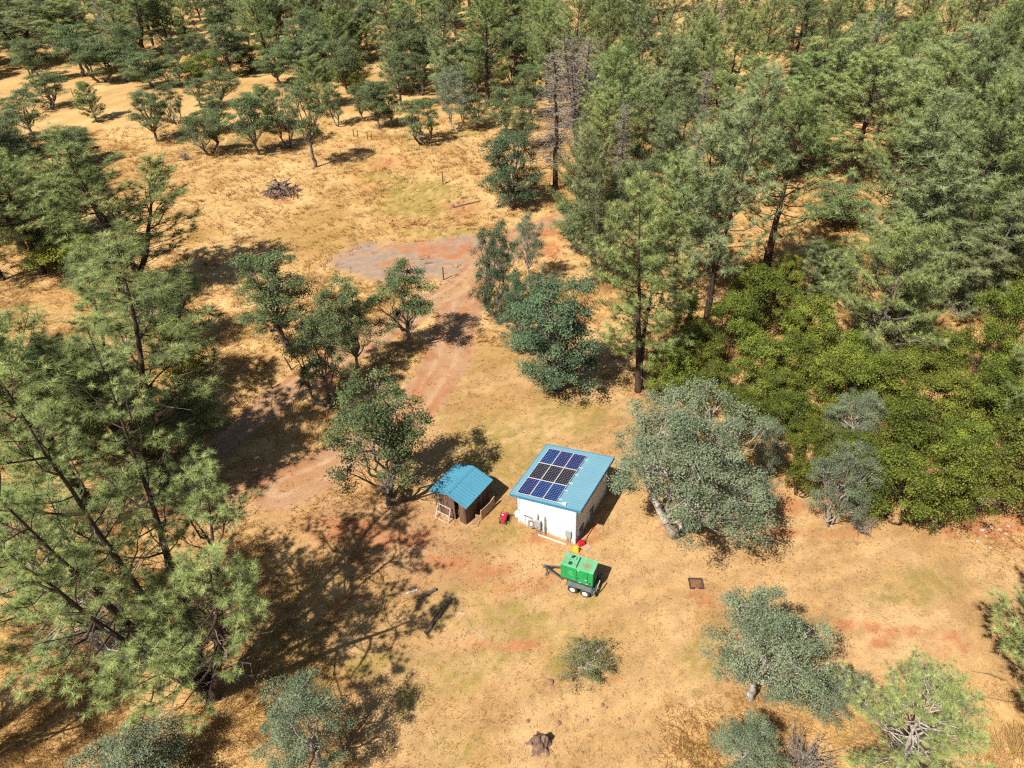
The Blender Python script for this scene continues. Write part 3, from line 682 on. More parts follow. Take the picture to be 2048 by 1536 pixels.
# ------------------------------------------------------------------ trees: prototypes
def unit(v): return v/np.maximum(np.linalg.norm(v, axis=-1, keepdims=True), 1e-9)
def seg_mesh(P0, P1, r0, r1, k):
    P0, P1 = np.asarray(P0, float), np.asarray(P1, float); r0, r1 = np.asarray(r0, float), np.asarray(r1, float); n = len(P0)
    d = unit(P1-P0); ref = np.where(np.abs(d[:, 2:3]) > .9, np.array([[1., 0, 0]]), np.array([[0, 0, 1.]]))
    a = unit(np.cross(d, ref)); b = np.cross(d, a); t = np.arange(k)*2*np.pi/k
    ring = a[:, None]*np.cos(t)[None, :, None]+b[:, None]*np.sin(t)[None, :, None]
    V = np.concatenate([P0[:, None]+ring*r0[:, None, None], P1[:, None]+ring*r1[:, None, None]], 1).reshape(-1, 3)
    o = (np.arange(n)*2*k)[:, None]; j = np.arange(k)[None]; j2 = (j+1) % k
    F = np.stack([o+j, o+j2, o+k+j2, o+k+j], -1).reshape(-1, 4)
    return V, F
class Wood:
    def __init__(s): s.th = []; s.tn = []
    def poly(s, pts, r0, r1, thick=True):
        pts = np.asarray(pts, float); n = len(pts)-1; r = np.linspace(r0, r1, n+1)
        for i in range(n): (s.th if thick else s.tn).append((pts[i], pts[i+1], r[i], r[i+1]))
    def build(s, name, mat):
        Vs, Fs, o = [], [], 0
        for L, k in ((s.th, 7), (s.tn, 3)):
            if not L: continue
            V, F = seg_mesh([q[0] for q in L], [q[1] for q in L], [q[2] for q in L], [q[3] for q in L], k)
            Vs.append(V); Fs.append(F+o); o += len(V)
        return npmesh(name, np.concatenate(Vs), Fs, mat, True)
def curve(a, b, rs, n=4, sag=.0, jit=.06):
    a, b = np.asarray(a, float), np.asarray(b, float); L = np.linalg.norm(b-a); t = np.linspace(0, 1, n+1)[:, None]
    p = a+(b-a)*t; p[:, 2:3] += sag*L*np.sin(np.pi*t); p[1:-1] += rs.normal(0, jit*L, (n-1, 3)); return p
def leaves_mesh(name, C, Nrm, ln, wd, tint, rs, mat):
    n = len(C); a = unit(np.cross(Nrm, rs.normal(size=(n, 3)))); b = np.cross(Nrm, a)
    l = (ln*rs.uniform(.7, 1.3, n))[:, None]; w = (wd*rs.uniform(.7, 1.3, n))[:, None]
    V = np.stack([C-a*l*.5, C+b*w*.5+a*l*.05, C+a*l*.5, C-b*w*.5+a*l*.05], 1).reshape(-1, 3)
    F = np.arange(n*4).reshape(n, 4); me = npmesh(name, V, F, mat, False)
    attr(me, 'tint', 'FLOAT', 'FACE', np.clip(tint, 0, 1)); return me
def needles_mesh(name, C, D, tt, nn, nl, nw, rs, mat, spread=.85):
    m = len(C); n = m*nn
    c = np.repeat(C, nn, 0); d = unit(np.repeat(D, nn, 0)*.75+unit(rs.normal(size=(n, 3)))*spread)
    L = (nl*rs.uniform(.65, 1.15, n))[:, None]; s = unit(np.cross(d, np.array([[-.25, -.25, 1.]])+rs.normal(0, .45, (n, 3))))*nw*.5
    tip = c+d*L; tip[:, 2] -= .10*L[:, 0]
    st = c+d*L*.06
    V = np.stack([st-s, st+s, tip], 1).reshape(-1, 3); F = np.arange(n*3).reshape(n, 3)
    me = npmesh(name, V, F, mat, False)
    attr(me, 'tint', 'FLOAT', 'FACE', np.clip(np.repeat(tt, nn)+rs.normal(0, .13, n), 0, 1)); return me
PROTO = {}
def reg(kind, V_h, V_w, trunk, crown, extra=None): PROTO.setdefault(kind, []).append((V_h, V_w, trunk, crown, extra))

def pine(kind, seed, H=18., Rc=4.2, stems=1, cb=.22, fork=.08, ntw=8, nbr=44, nn=26, nl=.36, nw=.03, mat='pine', bark='bark', prune=0., dead=10, spreadk=1.0, r0=.32, tuftk=1.0, up=.5):
    rs = np.random.RandomState(seed); wd = Wood(); TC, TD, TT = [], [], []; dw = []
    for s in range(stems):
        ph = rs.uniform(0, 6.28) if stems == 1 else 2*np.pi*s/stems+rs.uniform(-.4, .4)
        if kind == 'hero': ph = R((150, 205, 100, 250, 40, 330)[s])
        lean = 0.05*H if stems == 1 else spreadk*Rc*rs.uniform(.35, .62)
        Hs = H*(1 if s == 0 else rs.uniform(.74, .97) if not (kind == 'hero' and s > 3) else .66); ns = 10; t = np.linspace(0, 1, ns+1)
        w = np.clip((t-fork)/(1-fork), 0, 1)**(.75 if stems > 1 else 1.3)
        pts = np.stack([np.cos(ph)*lean*w, np.sin(ph)*lean*w, Hs*t], 1); pts[1:, :2] += np.cumsum(rs.normal(0, .012*H/ns*2, (ns, 2)), 0)
        rr = r0*(1 if stems == 1 else .62)
        rad = rr*(1-t)**1.35+.018
        for i_ in range(ns): wd.th.append((pts[i_], pts[i_+1], rad[i_], rad[i_+1]))
        for k_ in range(10):
            TC.append(pts[-1-(k_ > 5)]+rs.normal(0, .28, 3)+[0, 0, .1]); TD.append(unit(np.array([0, 0, 1.])+rs.normal(0, .5, 3))); TT.append(rs.uniform(.3, .9))
        nb = max(6, int(nbr/(stems**.75)))
        az = rs.uniform(0, 6.28)
        for k in range(nb):
            tt = cb+(.985-cb)*((k+rs.uniform(0, 1))/nb)**.9; az += 2.4+rs.normal(0, .35)
            p = np.array([np.interp(tt, t, pts[:, i]) for i in range(3)])
            u = (tt-cb)/(1-cb); prof = min(1., .6+1.5*u)*max(.16, (1-u**2.6))**.7
            Lb = Rc*(1 if stems == 1 else .62)*prof*rs.uniform(.6, 1.12)
            if Lb < .3: Lb = .3
            if kind == 'hero' and math.cos(az-R(20)) > .3: Lb *= .55; nbx = rs.rand()
            if stems > 1:                           # outer stems reach outward
                if math.cos(az-ph) < -.25: Lb *= .6
            el = R(8+42*u*up*2)*rs.uniform(.6, 1.3); d = np.array([math.cos(az)*math.cos(el), math.sin(az)*math.cos(el), math.sin(el)])
            q = np.linspace(0, 1, 6)[:, None]; bp = p+d*Lb*q; bp[:, 2] += (.20*Lb*q[:, 0]**2.2)-(.10*Lb*np.sin(np.pi*q[:, 0])*(1-u)); bp[1:] += rs.normal(0, .03*Lb, (5, 3))
            wd.poly(bp, max(.018, .022*Lb*.8), .010, False)
            if rs.rand() < prune: continue
            n2 = max(3, int(ntw*(Lb/3.)**1.0*tuftk)+1)
            for j in range(n2):
                v = .30+.70*(j+rs.uniform(.2, 1))/n2; v = min(v, 1.); c0 = np.array([np.interp(v, q[:, 0], bp[:, i]) for i in range(3)])
                side = unit(np.cross(d, [0, 0, 1.]))*rs.choice([-1, 1])*rs.uniform(.2, 1); dd = unit(d*rs.uniform(.3, 1)+side+np.array([0, 0, rs.uniform(.0, .8)]))
                tl = rs.uniform(.25, .75)*(1.15-.5*v)*min(1.4, .5+Lb/4)
                c1 = c0+dd*tl; c1[2] += .12
                wd.poly([c0, c1], .012, .007, False)
                TC.append(c1); TD.append(unit(dd+np.array([0, 0, .55]))); TT.append(rs.uniform(.15, .85))
                if rs.rand() < .6: TC.append(c0+dd*tl*.55); TD.append(unit(dd+np.array([0, 0, .3])+rs.normal(0, .3, 3))); TT.append(rs.uniform(.1, .7))
        for k in range(int(dead/stems**.6)):        # bare lower twigs
            tt = rs.uniform(cb*.35, cb+.35); p = np.array([np.interp(tt, t, pts[:, i]) for i in range(3)]); a = rs.uniform(0, 6.28); L = rs.uniform(.8, 2.6)
            e = p+np.array([math.cos(a)*L, math.sin(a)*L, rs.uniform(-.3, .5)*L*.5]); bp = curve(p, e, rs, 3, .0, .05); dw.append((bp, .022, .008))
            for j in range(3):
                c0 = bp[1+j % 3]; a2 = a+rs.choice([-1, 1])*rs.uniform(.4, 1.1); dw.append((np.array([c0, c0+np.array([math.cos(a2), math.sin(a2), rs.uniform(-.2, .3)])*L*.35]), .012, .005))
    TC, TD, TT = np.array(TC), np.array(TD), np.array(TT)
    trunk = wd.build('trunk', M[bark]); crown = needles_mesh('crown', TC, TD, TT, nn, nl, nw, rs, M[mat])
    ex = None
    if dw:
        w2 = Wood()
        for bp, a, b in dw: w2.poly(bp, a, b, False)
        ex = w2.build('dead_branches', M['bark_grey'])
    wid = 2*np.percentile(np.hypot(TC[:, 0], TC[:, 1]), 96)+.4
    reg(kind, TC[:, 2].max()+.2, wid, trunk, crown, ex)

def oak(kind, seed, Rc=4., H=8., th=.22, stems=1, nlobe=8, ncl=80, nl=130, sig=.42, leaf=.15, mat='live_oak', bark='bark_grey', r0=.2, flat=.62, low=.42, dome=False, hang=.0):
    rs = np.random.RandomState(seed); wd = Wood(); LC, LR = [], []
    for k in range(nlobe):
        a = 2.4*k+rs.uniform(-.4, .4); u = (k+.5)/nlobe
        rr = Rc*.64*math.sqrt(max(.05, 1-((u-.36)/.68)**2))*rs.uniform(.62, 1.1)
        LC.append([math.cos(a)*rr, math.sin(a)*rr, H*(low+(.93-low)*(.06+.84*u))]); LR.append(Rc*rs.uniform(.30, .44))
    LC, LR = np.array(LC), np.array(LR)
    C, Cn, Ct = [], [], []
    bases = []
    for s in range(stems):
        ph = 2*np.pi*s/stems+rs.uniform(-.5, .5); b = np.array([math.cos(ph), math.sin(ph), 0])*(.0 if stems == 1 else r0*1.3)
        f = b+np.array([math.cos(ph)*.12*H*(stems > 1), math.sin(ph)*.12*H*(stems > 1), H*th]); f[:2] += rs.normal(0, .02*H, 2)
        wd.poly(curve(b, f, rs, 4, 0, .03), r0*(1.25 if stems == 1 else .9), r0*.75); bases.append(f)
    for k in range(nlobe):
        f = min(bases, key=lambda q: np.linalg.norm(q-LC[k])); lp = curve(f, LC[k], rs, 5, .06, .05)
        wd.poly(lp, r0*.46, r0*.14)
        m = max(4, int(ncl*LR[k]**2/np.sum(LR**2)))
        d = unit(rs.normal(size=(m, 3))); d[:, 2] = np.where(d[:, 2] < -.35, -d[:, 2], d[:, 2])
        cc = LC[k]+d*LR[k]*rs.uniform(.55, 1.05, (m, 1))*np.array([1.05, 1.05, .80])
        for i in range(m):
            st = lp[rs.randint(2, 6)]; wd.poly(curve(st, cc[i], rs, 3, .04, .07), r0*.12, .012, False)
            n = int(nl*rs.uniform(.6, 1.4)); s3 = sig*rs.uniform(.7, 1.3)
            g = rs.normal(size=(n, 3)); g = unit(g)*np.minimum(np.abs(rs.normal(.75, .35, (n, 1))), 1.7)
            P = cc[i]+g*s3*np.array([1.25, 1.25, flat]); P[:, 2] -= hang*np.abs(rs.normal(size=n))*s3
            C.append(P); Cn.append(unit(rs.normal(size=(n, 3))*.65+g*.45+np.array([-.1, -.1, .85]))); Ct.append(np.clip(rs.uniform(.15, .75)+rs.normal(0, .2, n), 0, 1))
    C = np.concatenate(C); Cn = np.concatenate(Cn); Ct = np.concatenate(Ct)
    ok = C[:, 2] > .05; C, Cn, Ct = C[ok], Cn[ok], Ct[ok]
    reg(kind, np.percentile(C[:, 2], 99.8), 2*np.percentile(np.hypot(C[:, 0], C[:, 1]), 98), wd.build('trunk', M[bark]), leaves_mesh('crown', C, Cn, leaf, leaf*.62, Ct, rs, M[mat]))

def snag(kind, seed, H=19., stems=1, Rc=2.4, fine=260):
    rs = np.random.RandomState(seed); wd = Wood(); tw = Wood()
    for s in range(stems):
        ph = 2*np.pi*s/max(stems, 1)+.6; Hs = H*rs.uniform(.85, 1.0); t = np.linspace(0, 1, 11)
        w = np.clip((t-.18)/.8, 0, 1)**.8; lean = 0 if stems == 1 else Rc*.8
        pts = np.stack([np.cos(ph)*lean*w, np.sin(ph)*lean*w*.6, Hs*t], 1); pts[1:, :2] += np.cumsum(rs.normal(0, .06, (10, 2)), 0); wd.poly(pts, .24 if stems == 1 else .19, .03)
        for k in range(fine//stems):
            tt = rs.uniform(.18, .98); p = np.array([np.interp(tt, t, pts[:, i]) for i in range(3)]); a = rs.uniform(0, 6.28); L = Rc*(1.05-.7*tt)*rs.uniform(.3, 1.1)
            e = p+np.array([math.cos(a)*L, math.sin(a)*L, L*rs.uniform(-.15, .9 if stems > 1 else .35)]); bp = curve(p, e, rs, 3, .0, .07); tw.poly(bp, .045, .012, False)
            for j in range(5):
                c0 = bp[rs.randint(1, 4)]; tw.poly([c0, c0+rs.normal(0, .28*L, 3)], .022, .008, False)
    crown = tw.build('bare_branches', M['dead']); attr(crown, 'tint', 'FLOAT', 'FACE', rs.rand(len(crown.polygons)))
    reg(kind, H, Rc*2, wd.build('trunk', M['bark']), crown)
def bare_shrub(kind, seed, H=1.6, Rc=1.2, n=60):
    rs = np.random.RandomState(seed); tw = Wood(); th = Wood()
    for k in range(n):
        a = rs.uniform(0, 6.28); r_ = Rc*math.sqrt(rs.rand()); e = np.array([math.cos(a)*r_, math.sin(a)*r_, H*rs.uniform(.4, 1)*(1-.4*(r_/Rc)**2)])
        bp = curve([0, 0, 0], e, rs, 4, .1, .07); (th if k < 7 else tw).poly(bp, .03, .008, k < 7)
        for j in range(6):
            c0 = bp[rs.randint(2, 5)]; tw.poly([c0, c0+rs.normal(0, .22, 3)+np.array([0, 0, .1])], .008, .003, False)
    c = tw.build('bare_branches', M['dead']); attr(c, 'tint', 'FLOAT', 'FACE', rs.rand(len(c.polygons))); reg(kind, H, Rc*2, th.build('stem', M['bark_grey']), c)

# hero grey pine with several fanning stems, then the smaller ones
pine('hero', 11, 22, 7.4, 6, .26, .05, 15, 128, 44, .33, .0125, 'pine', 'bark', .10, 80, 1.0, .44, 1.0, .42)
pine('tall', 21, 19, 4.8, 2, .20, .25, 15, 88, 36, .36, .017, 'pine', 'bark', 0, 16, .7, .34, 1.25)
pine('pine', 31, 18, 4.8, 1, .22, 0, 10, 84, 20, .46, .030, 'pine', 'bark', 0, 18, 1, .34, 1.15)
pine('pine', 32, 17, 4.8, 2, .24, .3, 10, 92, 20, .46, .030, 'pine2', 'bark', 0, 20, .7, .30, 1.1)
pine('pine', 33, 19, 4.4, 1, .28, 0, 10, 78, 20, .46, .030, 'pine', 'bark_red', .08, 26, 1, .36, 1.1)
pine('pine', 34, 16, 5.0, 3, .22, .2, 10, 104, 20, .46, .030, 'pine2', 'bark', .06, 26, .75, .28, 1.1)
pine('bushy', 41, 11, 4.2, 1, .05, 0, 12, 80, 24, .42, .026, 'pine', 'bark_grey', 0, 14, 1, .20, 1.4)
pine('bushy', 42, 12, 4.0, 2, .07, .2, 12, 96, 24, .42, .026, 'pine2', 'bark_grey', 0, 20, .6, .20, 1.3)
pine('young', 45, 8, 2.0, 1, .08, 0, 11, 60, 22, .36, .032, 'pine', 'bark_grey', 0, 4, 1, .14, 1.8)
pine('open', 51, 19, 5.2, 3, .20, .22, 11, 110, 28, .42, .024, 'pine', 'bark', .20, 46, .7, .30, 1.2, .75)
pine('openhero', 52, 16, 4.6, 1, .14, 0, 13, 80, 40, .36, .014, 'pine', 'bark_pale', .24, 44, 1.0, .22, 1.3)
oak('live', 61, 3.4, 8.5, .18, 1, 16, 130, 190, .42, .125, low=.26)
oak('live', 67, 3.7, 7.6, .16, 3, 12, 96, 190, .40, .125, low=.22)
oak('live', 68, 3.0, 8.8, .24, 1, 11, 84, 190, .42, .125, low=.30)
oak('live', 62, 3.2, 8.5, .18, 2, 14, 112, 190, .44, .125, low=.28)
oak('live', 63, 3.6, 8.0, .17, 1, 16, 124, 190, .46, .125, low=.26)
oak('live', 64, 2.9, 9.0, .20, 1, 15, 112, 190, .42, .125, low=.26)
oak('blue_big', 74, 5.2, 10.0, .24, 3, 18, 235, 250, .44, .10, 'blue_oak', 'bark_pale', .26, low=.36, hang=.1)
oak('blue', 72, 3.4, 8.0, .24, 1, 16, 130, 230, .42, .088, 'blue_oak', 'bark_pale', .19, low=.30)
oak('blue', 73, 3.1, 6.2, .12, 2, 14, 120, 230, .40, .088, 'blue_oak', 'bark_pale', .12, low=.2)
oak('manz', 81, 2.6, 4.6, .05, 4, 14, 120, 190, .38, .11, 'manzanita', 'bark_red', .07, low=.10)
oak('manz', 82, 2.9, 4.2, .05, 5, 15, 125, 190, .40, .11, 'manzanita', 'bark_red', .07, low=.08)
oak('manz', 83, 2.4, 5.4, .06, 3, 14, 120, 190, .38, .11, 'manzanita', 'bark_red', .07, low=.12)
oak('livelow', 65, 3.6, 8.0, .10, 2, 20, 160, 190, .44, .12, 'dark_oak', low=.06)
oak('livelow', 66, 3.3, 8.5, .10, 1, 20, 160, 190, .44, .12, 'dark_oak', low=.06)
oak('shrub', 91, 1.5, 1.9, .03, 8, 14, 120, 60, .15, .05, 'shrub', 'bark_pale', .045, low=.10)
snag('snag', 95, 20, 1, 2.6, 300); snag('snagmulti', 96, 18, 5, 3.2, 520)
bare_shrub('bare', 97)
NAME = dict(hero='pine_tree', tall='pine_tree', pine='pine_tree', bushy='pine_tree', young='pine_tree', open='pine_tree', openhero='pine_tree', live='oak_tree', livelow='oak_tree', blue_big='oak_tree', blue='oak_tree', manz='leafy_shrub', shrub='leafy_shrub', snag='dead_tree', snagmulti='dead_tree', bare='bare_shrub')
CAT = dict(pine_tree='pine tree', oak_tree='oak tree', leafy_shrub='shrub', dead_tree='dead tree', bare_shrub='shrub')
PLACED = []
_trs = np.random.RandomState(5); _cnt = {}
def plant(kind, x, y, h, w, label, group=None, rz=None, var=None):
    lst = PROTO[kind]; i = _cnt.get(kind, 0); _cnt[kind] = i+1
    ph, pw, tm, cm, ex = lst[(i if var is None else var) % len(lst)]
    o = empty(NAME[kind], (x, y, tz(x, y)-.06), _trs.uniform(0, 6.28) if rz is None else rz)
    o.scale = (w/pw, w/pw, h/ph)
    link_mesh('stem' if kind in ('bare',) else 'trunk', tm, None, o); link_mesh('bare_branches' if kind in ('snag', 'snagmulti', 'bare') else 'crown', cm, None, o)
    if ex is not None: link_mesh('dead_branches', ex, None, o)['kind'] = 'stuff'
    tag(o, label, CAT[NAME[kind]], group); PLACED.append((x, y, w)); return o
def plant_px(kind, bx, by, ty, wpx, label, group=None, rz=None, var=None):
    b = un(bx, by); b[2] = tz(b[0], b[1]); w = wpx*np.linalg.norm(b-[0, 0, CAMH])/FPX*.93
    if kind in ('manz', 'shrub'): b[:2] *= 1+.36*w/np.hypot(b[0], b[1])
    h = max(.6, height_for(b, ty, w))
    w = wpx*np.linalg.norm(b+[0, 0, h*.8-CAMH])/FPX
    return plant(kind, b[0], b[1], h, w, label, group, rz, var)
TREES = [
 # left foreground
 ('hero', 425, 1392, 690, 560, 'huge many-stemmed pine with dark fanning trunks in the left foreground', None, 0.0),
 ('tall', 335, 985, 500, 380, 'tall pale-needled pine rising directly behind the huge many-stemmed pine'),
 ('tall', 175, 1010, 545, 370, 'pale-needled pine at the left edge behind the huge many-stemmed pine'),
 ('tall', 250, 880, 560, 230, 'narrower pale pine between the two pale pines behind the huge one'),
 ('openhero', 225, 1325, 985, 330, 'low airy pine left of the trunks of the huge many-stemmed pine'),
 ('open', 292, 592, 240, 250, 'airy pine with exposed branching trunk at the left side of the meadow'),
 ('pine', 88, 548, 300, 150, 'slim pine near the left edge above the yellow-olive shrub'),
 ('pine', 5, 560, 310, 170, 'dark pine cut by the left edge beside the slim pine'),
 ('pine', 45, 500, 290, 160, 'dark pine second from the left edge above the yellow-olive shrub'),
 ('live', 135, 470, 385, 95, 'dark oak behind the slim left-edge pine'),
 ('pine', -30, 430, 190, 190, 'large dark pine cut by the left edge beyond the meadow path'),
 ('live', 60, 385, 285, 100, 'round dark oak near the left edge below the path'),
 ('live', 215, 620, 500, 110, 'shaded oak below the airy meadow pine'),
 ('manz', 150, 560, 440, 130, 'yellow-olive shrub between the pines at the left edge'),
 ('live', 350, 700, 555, 130, 'dark shrubby oak in shade just right of the tall pale-needled pine'),
 ('manz', 395, 800, 650, 120, 'deep olive shrub in shade beside the dry slope, left of the track'),
 ('live', 415, 905, 770, 120, 'small dark oak at the foot of the big pines where the track comes in'),
 ('blue', 640, 1535, 1365, 185, 'grey-green oak at the bottom edge left of the tree shadow'),
 ('blue', 290, 1590, 1465, 220, 'thin low oak spreading along the bottom left edge'),
 ('blue_big', -150, 1580, 1250, 260, 'oak beyond the left edge whose shadow falls on the bottom left corner'),
 # oaks round the tracks
 ('live', 575, 697, 508, 150, 'round oak with a leaning bare trunk standing alone left of the tracks'),
 ('live', 716, 748, 560, 115, 'slim dark oak between the round oak and the track junction'),
 ('live', 655, 812, 628, 150, 'drooping oak on the strip between the two tracks'),
 ('live', 820, 702, 528, 155, 'spreading oak at the fork, its shadow falling across the track'),
 ('live', 774, 1003, 768, 222, 'large oak with pale trunk just left of the timber shed'),
 ('livelow', 995, 640, 448, 105, 'upright dark oak where the track meets the gravel pad'),
 ('livelow', 1112, 785, 558, 195, 'large dense dark oak hanging low at the right of the yard'),
 ('livelow', 1048, 705, 545, 110, 'middle dark oak of the clump between the pad and the yard'),
 ('blue', 1058, 566, 425, 75, 'thin grey-trunked oak with sparse leaves behind the upright dark oak'),
 ('livelow', 1025, 412, 262, 122, 'bushy oak left of the bare dead pine by the meadow'),
 ('live', 1150, 500, 400, 110, 'low leafy oak behind the thin grey-trunked oak'),
 ('snag', 1110, 381, 60, 130, 'tall thin dead pine with grey twigs above the bushy meadow oak'),
 ('snagmulti', 1152, 300, 50, 130, 'dead tree with many upswept bare stems behind the thin dead pine'),
 # pines right of the yard
 ('tall', 1276, 782, 318, 235, 'big pine with a reddish trunk behind the white building, at the yard edge'),
 ('bushy', 1165, 475, 275, 130, 'low green pine left of the pale green pine, behind the dark oak'),
 ('pine', 1345, 590, 300, 170, 'pine between the big yard-edge pine and the first very tall pine'),
 ('bushy', 1205, 560, 240, 165, 'pale green pine left of the big yard-edge pine'),
 ('pine', 1413, 632, 135, 210, 'very tall pine behind the olive shrubs, first right of the big yard-edge pine'),
 ('pine', 1524, 562, 165, 215, 'very tall pine with bare lower branches, second right of the big yard-edge pine'),
 ('bushy', 1735, 715, 430, 225, 'broad silvery pine with drooping skirts rising among the olive shrubs'),
 ('bushy', 1905, 625, 375, 180, 'silvery pine behind the shrubs, right of the broad silvery pine'),
 ('pine', 1960, 480, 120, 220, 'large pine near the right edge with a pale leaning trunk'),
 ('tall', 2045, 470, 150, 190, 'tall pine cut by the right edge high up'),
 ('bushy', 2075, 900, 560, 180, 'pine cut by the right edge beside the tall olive shrub'),
 ('pine', 1700, 372, 90, 180, 'pine with dark trunk over a shaded hollow at upper right'),
 ('pine', 1815, 330, 60, 200, 'wide pine at upper right with a leaning dark trunk'),
 ('live', 1670, 455, 372, 120, 'small bright oak in the clearing at upper right'),
 ('open', 1600, 350, 70, 170, 'thin-crowned pine left of the shaded hollow at upper right'),
 ('pine', 1480, 330, 100, 150, 'pine with pale dead twigs between the two very tall pines'),
 ('pine', 1345, 420, 150, 140, 'pine standing behind the pale green pine at centre right'),
 ('bushy', 1640, 590, 470, 110, 'small brownish pine under the second very tall pine'),
 # right foreground
 ('tall', 2085, 1450, 1075, 300, 'pine with pale bare twigs cut by the right edge in the foreground'),
 ('openhero', 1772, 1585, 1352, 240, 'pine seen from above with pale bare branches at the bottom right'),
 ('blue_big', 1352, 1066, 795, 375, 'large grey-blue oak with white trunks right of the white building'),
 ('blue', 1660, 1055, 890, 125, 'rounded blue-grey oak bush at the front of the olive shrubs'),
 ('blue', 1690, 905, 785, 105, 'small blue-grey oak in the middle of the olive shrubs'),
 ('blue', 1520, 960, 845, 90, 'blue-grey oak partly hidden behind the large white-trunked oak'),
 ('blue', 1500, 1398, 1190, 235, 'grey-green oak with a bright white trunk at lower right'),
 ('blue', 1650, 1430, 1335, 112, 'low grey-green oak right of the bright white trunk'),
 ('blue', 1480, 1550, 1435, 140, 'small grey-green oak at the bottom edge below the bright white trunk'),
 ('bare', 1530, 800, 745, 80, 'bare grey bush inside the left part of the olive thicket'),
 ('bare', 1655, 890, 835, 80, 'bare grey bush in the middle of the olive thicket'),
 ('bare', 1945, 1015, 955, 80, 'bare grey bush at the right front of the olive thicket'),
 ('bare', 1715, 1062, 1010, 60, 'bare grey bush at the foot of the rounded blue-grey oak'),
 ('bare', 1605, 1535, 1455, 110, 'bare grey shrub at the bottom edge between an oak and a pine'),
 ('shrub', 1168, 1378, 1268, 118, 'fine-leaved round green shrub alone on the dry lawn'),
]
for t in TREES: plant_px(*t)
# olive shrub thicket at right (base x, base y, top y, width)
SHR = [(1330, 815, 715, 120, 'left front'), (1385, 775, 665, 120, 'left'), (1450, 735, 610, 130, 'upper left'), (1520, 690, 560, 160, 'top'), (1600, 735, 605, 130, 'upper middle'),
 (1420, 850, 745, 130, 'left middle'), (1500, 830, 700, 140, 'middle, darker'), (1570, 800, 690, 140, 'middle'), (1650, 850, 715, 150, 'middle, broad'), (1740, 845, 720, 140, 'right of middle'),
 (1590, 1000, 870, 110, 'low front'), (1780, 960, 830, 160, 'broad front'), (1760, 1060, 930, 160, 'front, lighter green'), (1850, 1068, 900, 165, 'tall front'), (1860, 900, 770, 160, 'right'),
 (1975, 1030, 850, 170, 'right front'), (1950, 880, 745, 150, 'far right'), (1945, 790, 600, 130, 'tall yellowish'), (2030, 930, 800, 110, 'right edge'), (1850, 790, 690, 130, 'upper right'),
 (1480, 640, 545, 90, 'top, small dark'), (1820, 470, 400, 90, 'uphill, dark'), (1880, 460, 395, 80, 'uphill, small'), (2010, 640, 530, 100, 'upper right edge'), (1360, 690, 600, 80, 'under the tall pine'), (1690, 960, 880, 110, 'low middle'), (1560, 610, 530, 80, 'small, highest'), (1800, 690, 610, 90, 'beside the silvery pine'), (1560, 900, 800, 110, 'behind the white-trunked oak'), (1620, 905, 830, 120, 'dark, between two blue-grey oaks'), (1690, 790, 690, 120, 'below the broad silvery pine'), (1900, 960, 860, 130, 'right, low'), (1550, 850, 760, 110, 'left of the small blue-grey oak'), (1480, 880, 800, 100, 'behind the crown of the white-trunked oak')]
for i, (bx, by, ty, w, d) in enumerate(SHR):
    plant_px('manz', bx, by+(14 if by > 980 else 0), ty-22, w*.84, 'olive-green leafy shrub in the dense thicket, %s' % d, 'olive shrubs of the thicket')
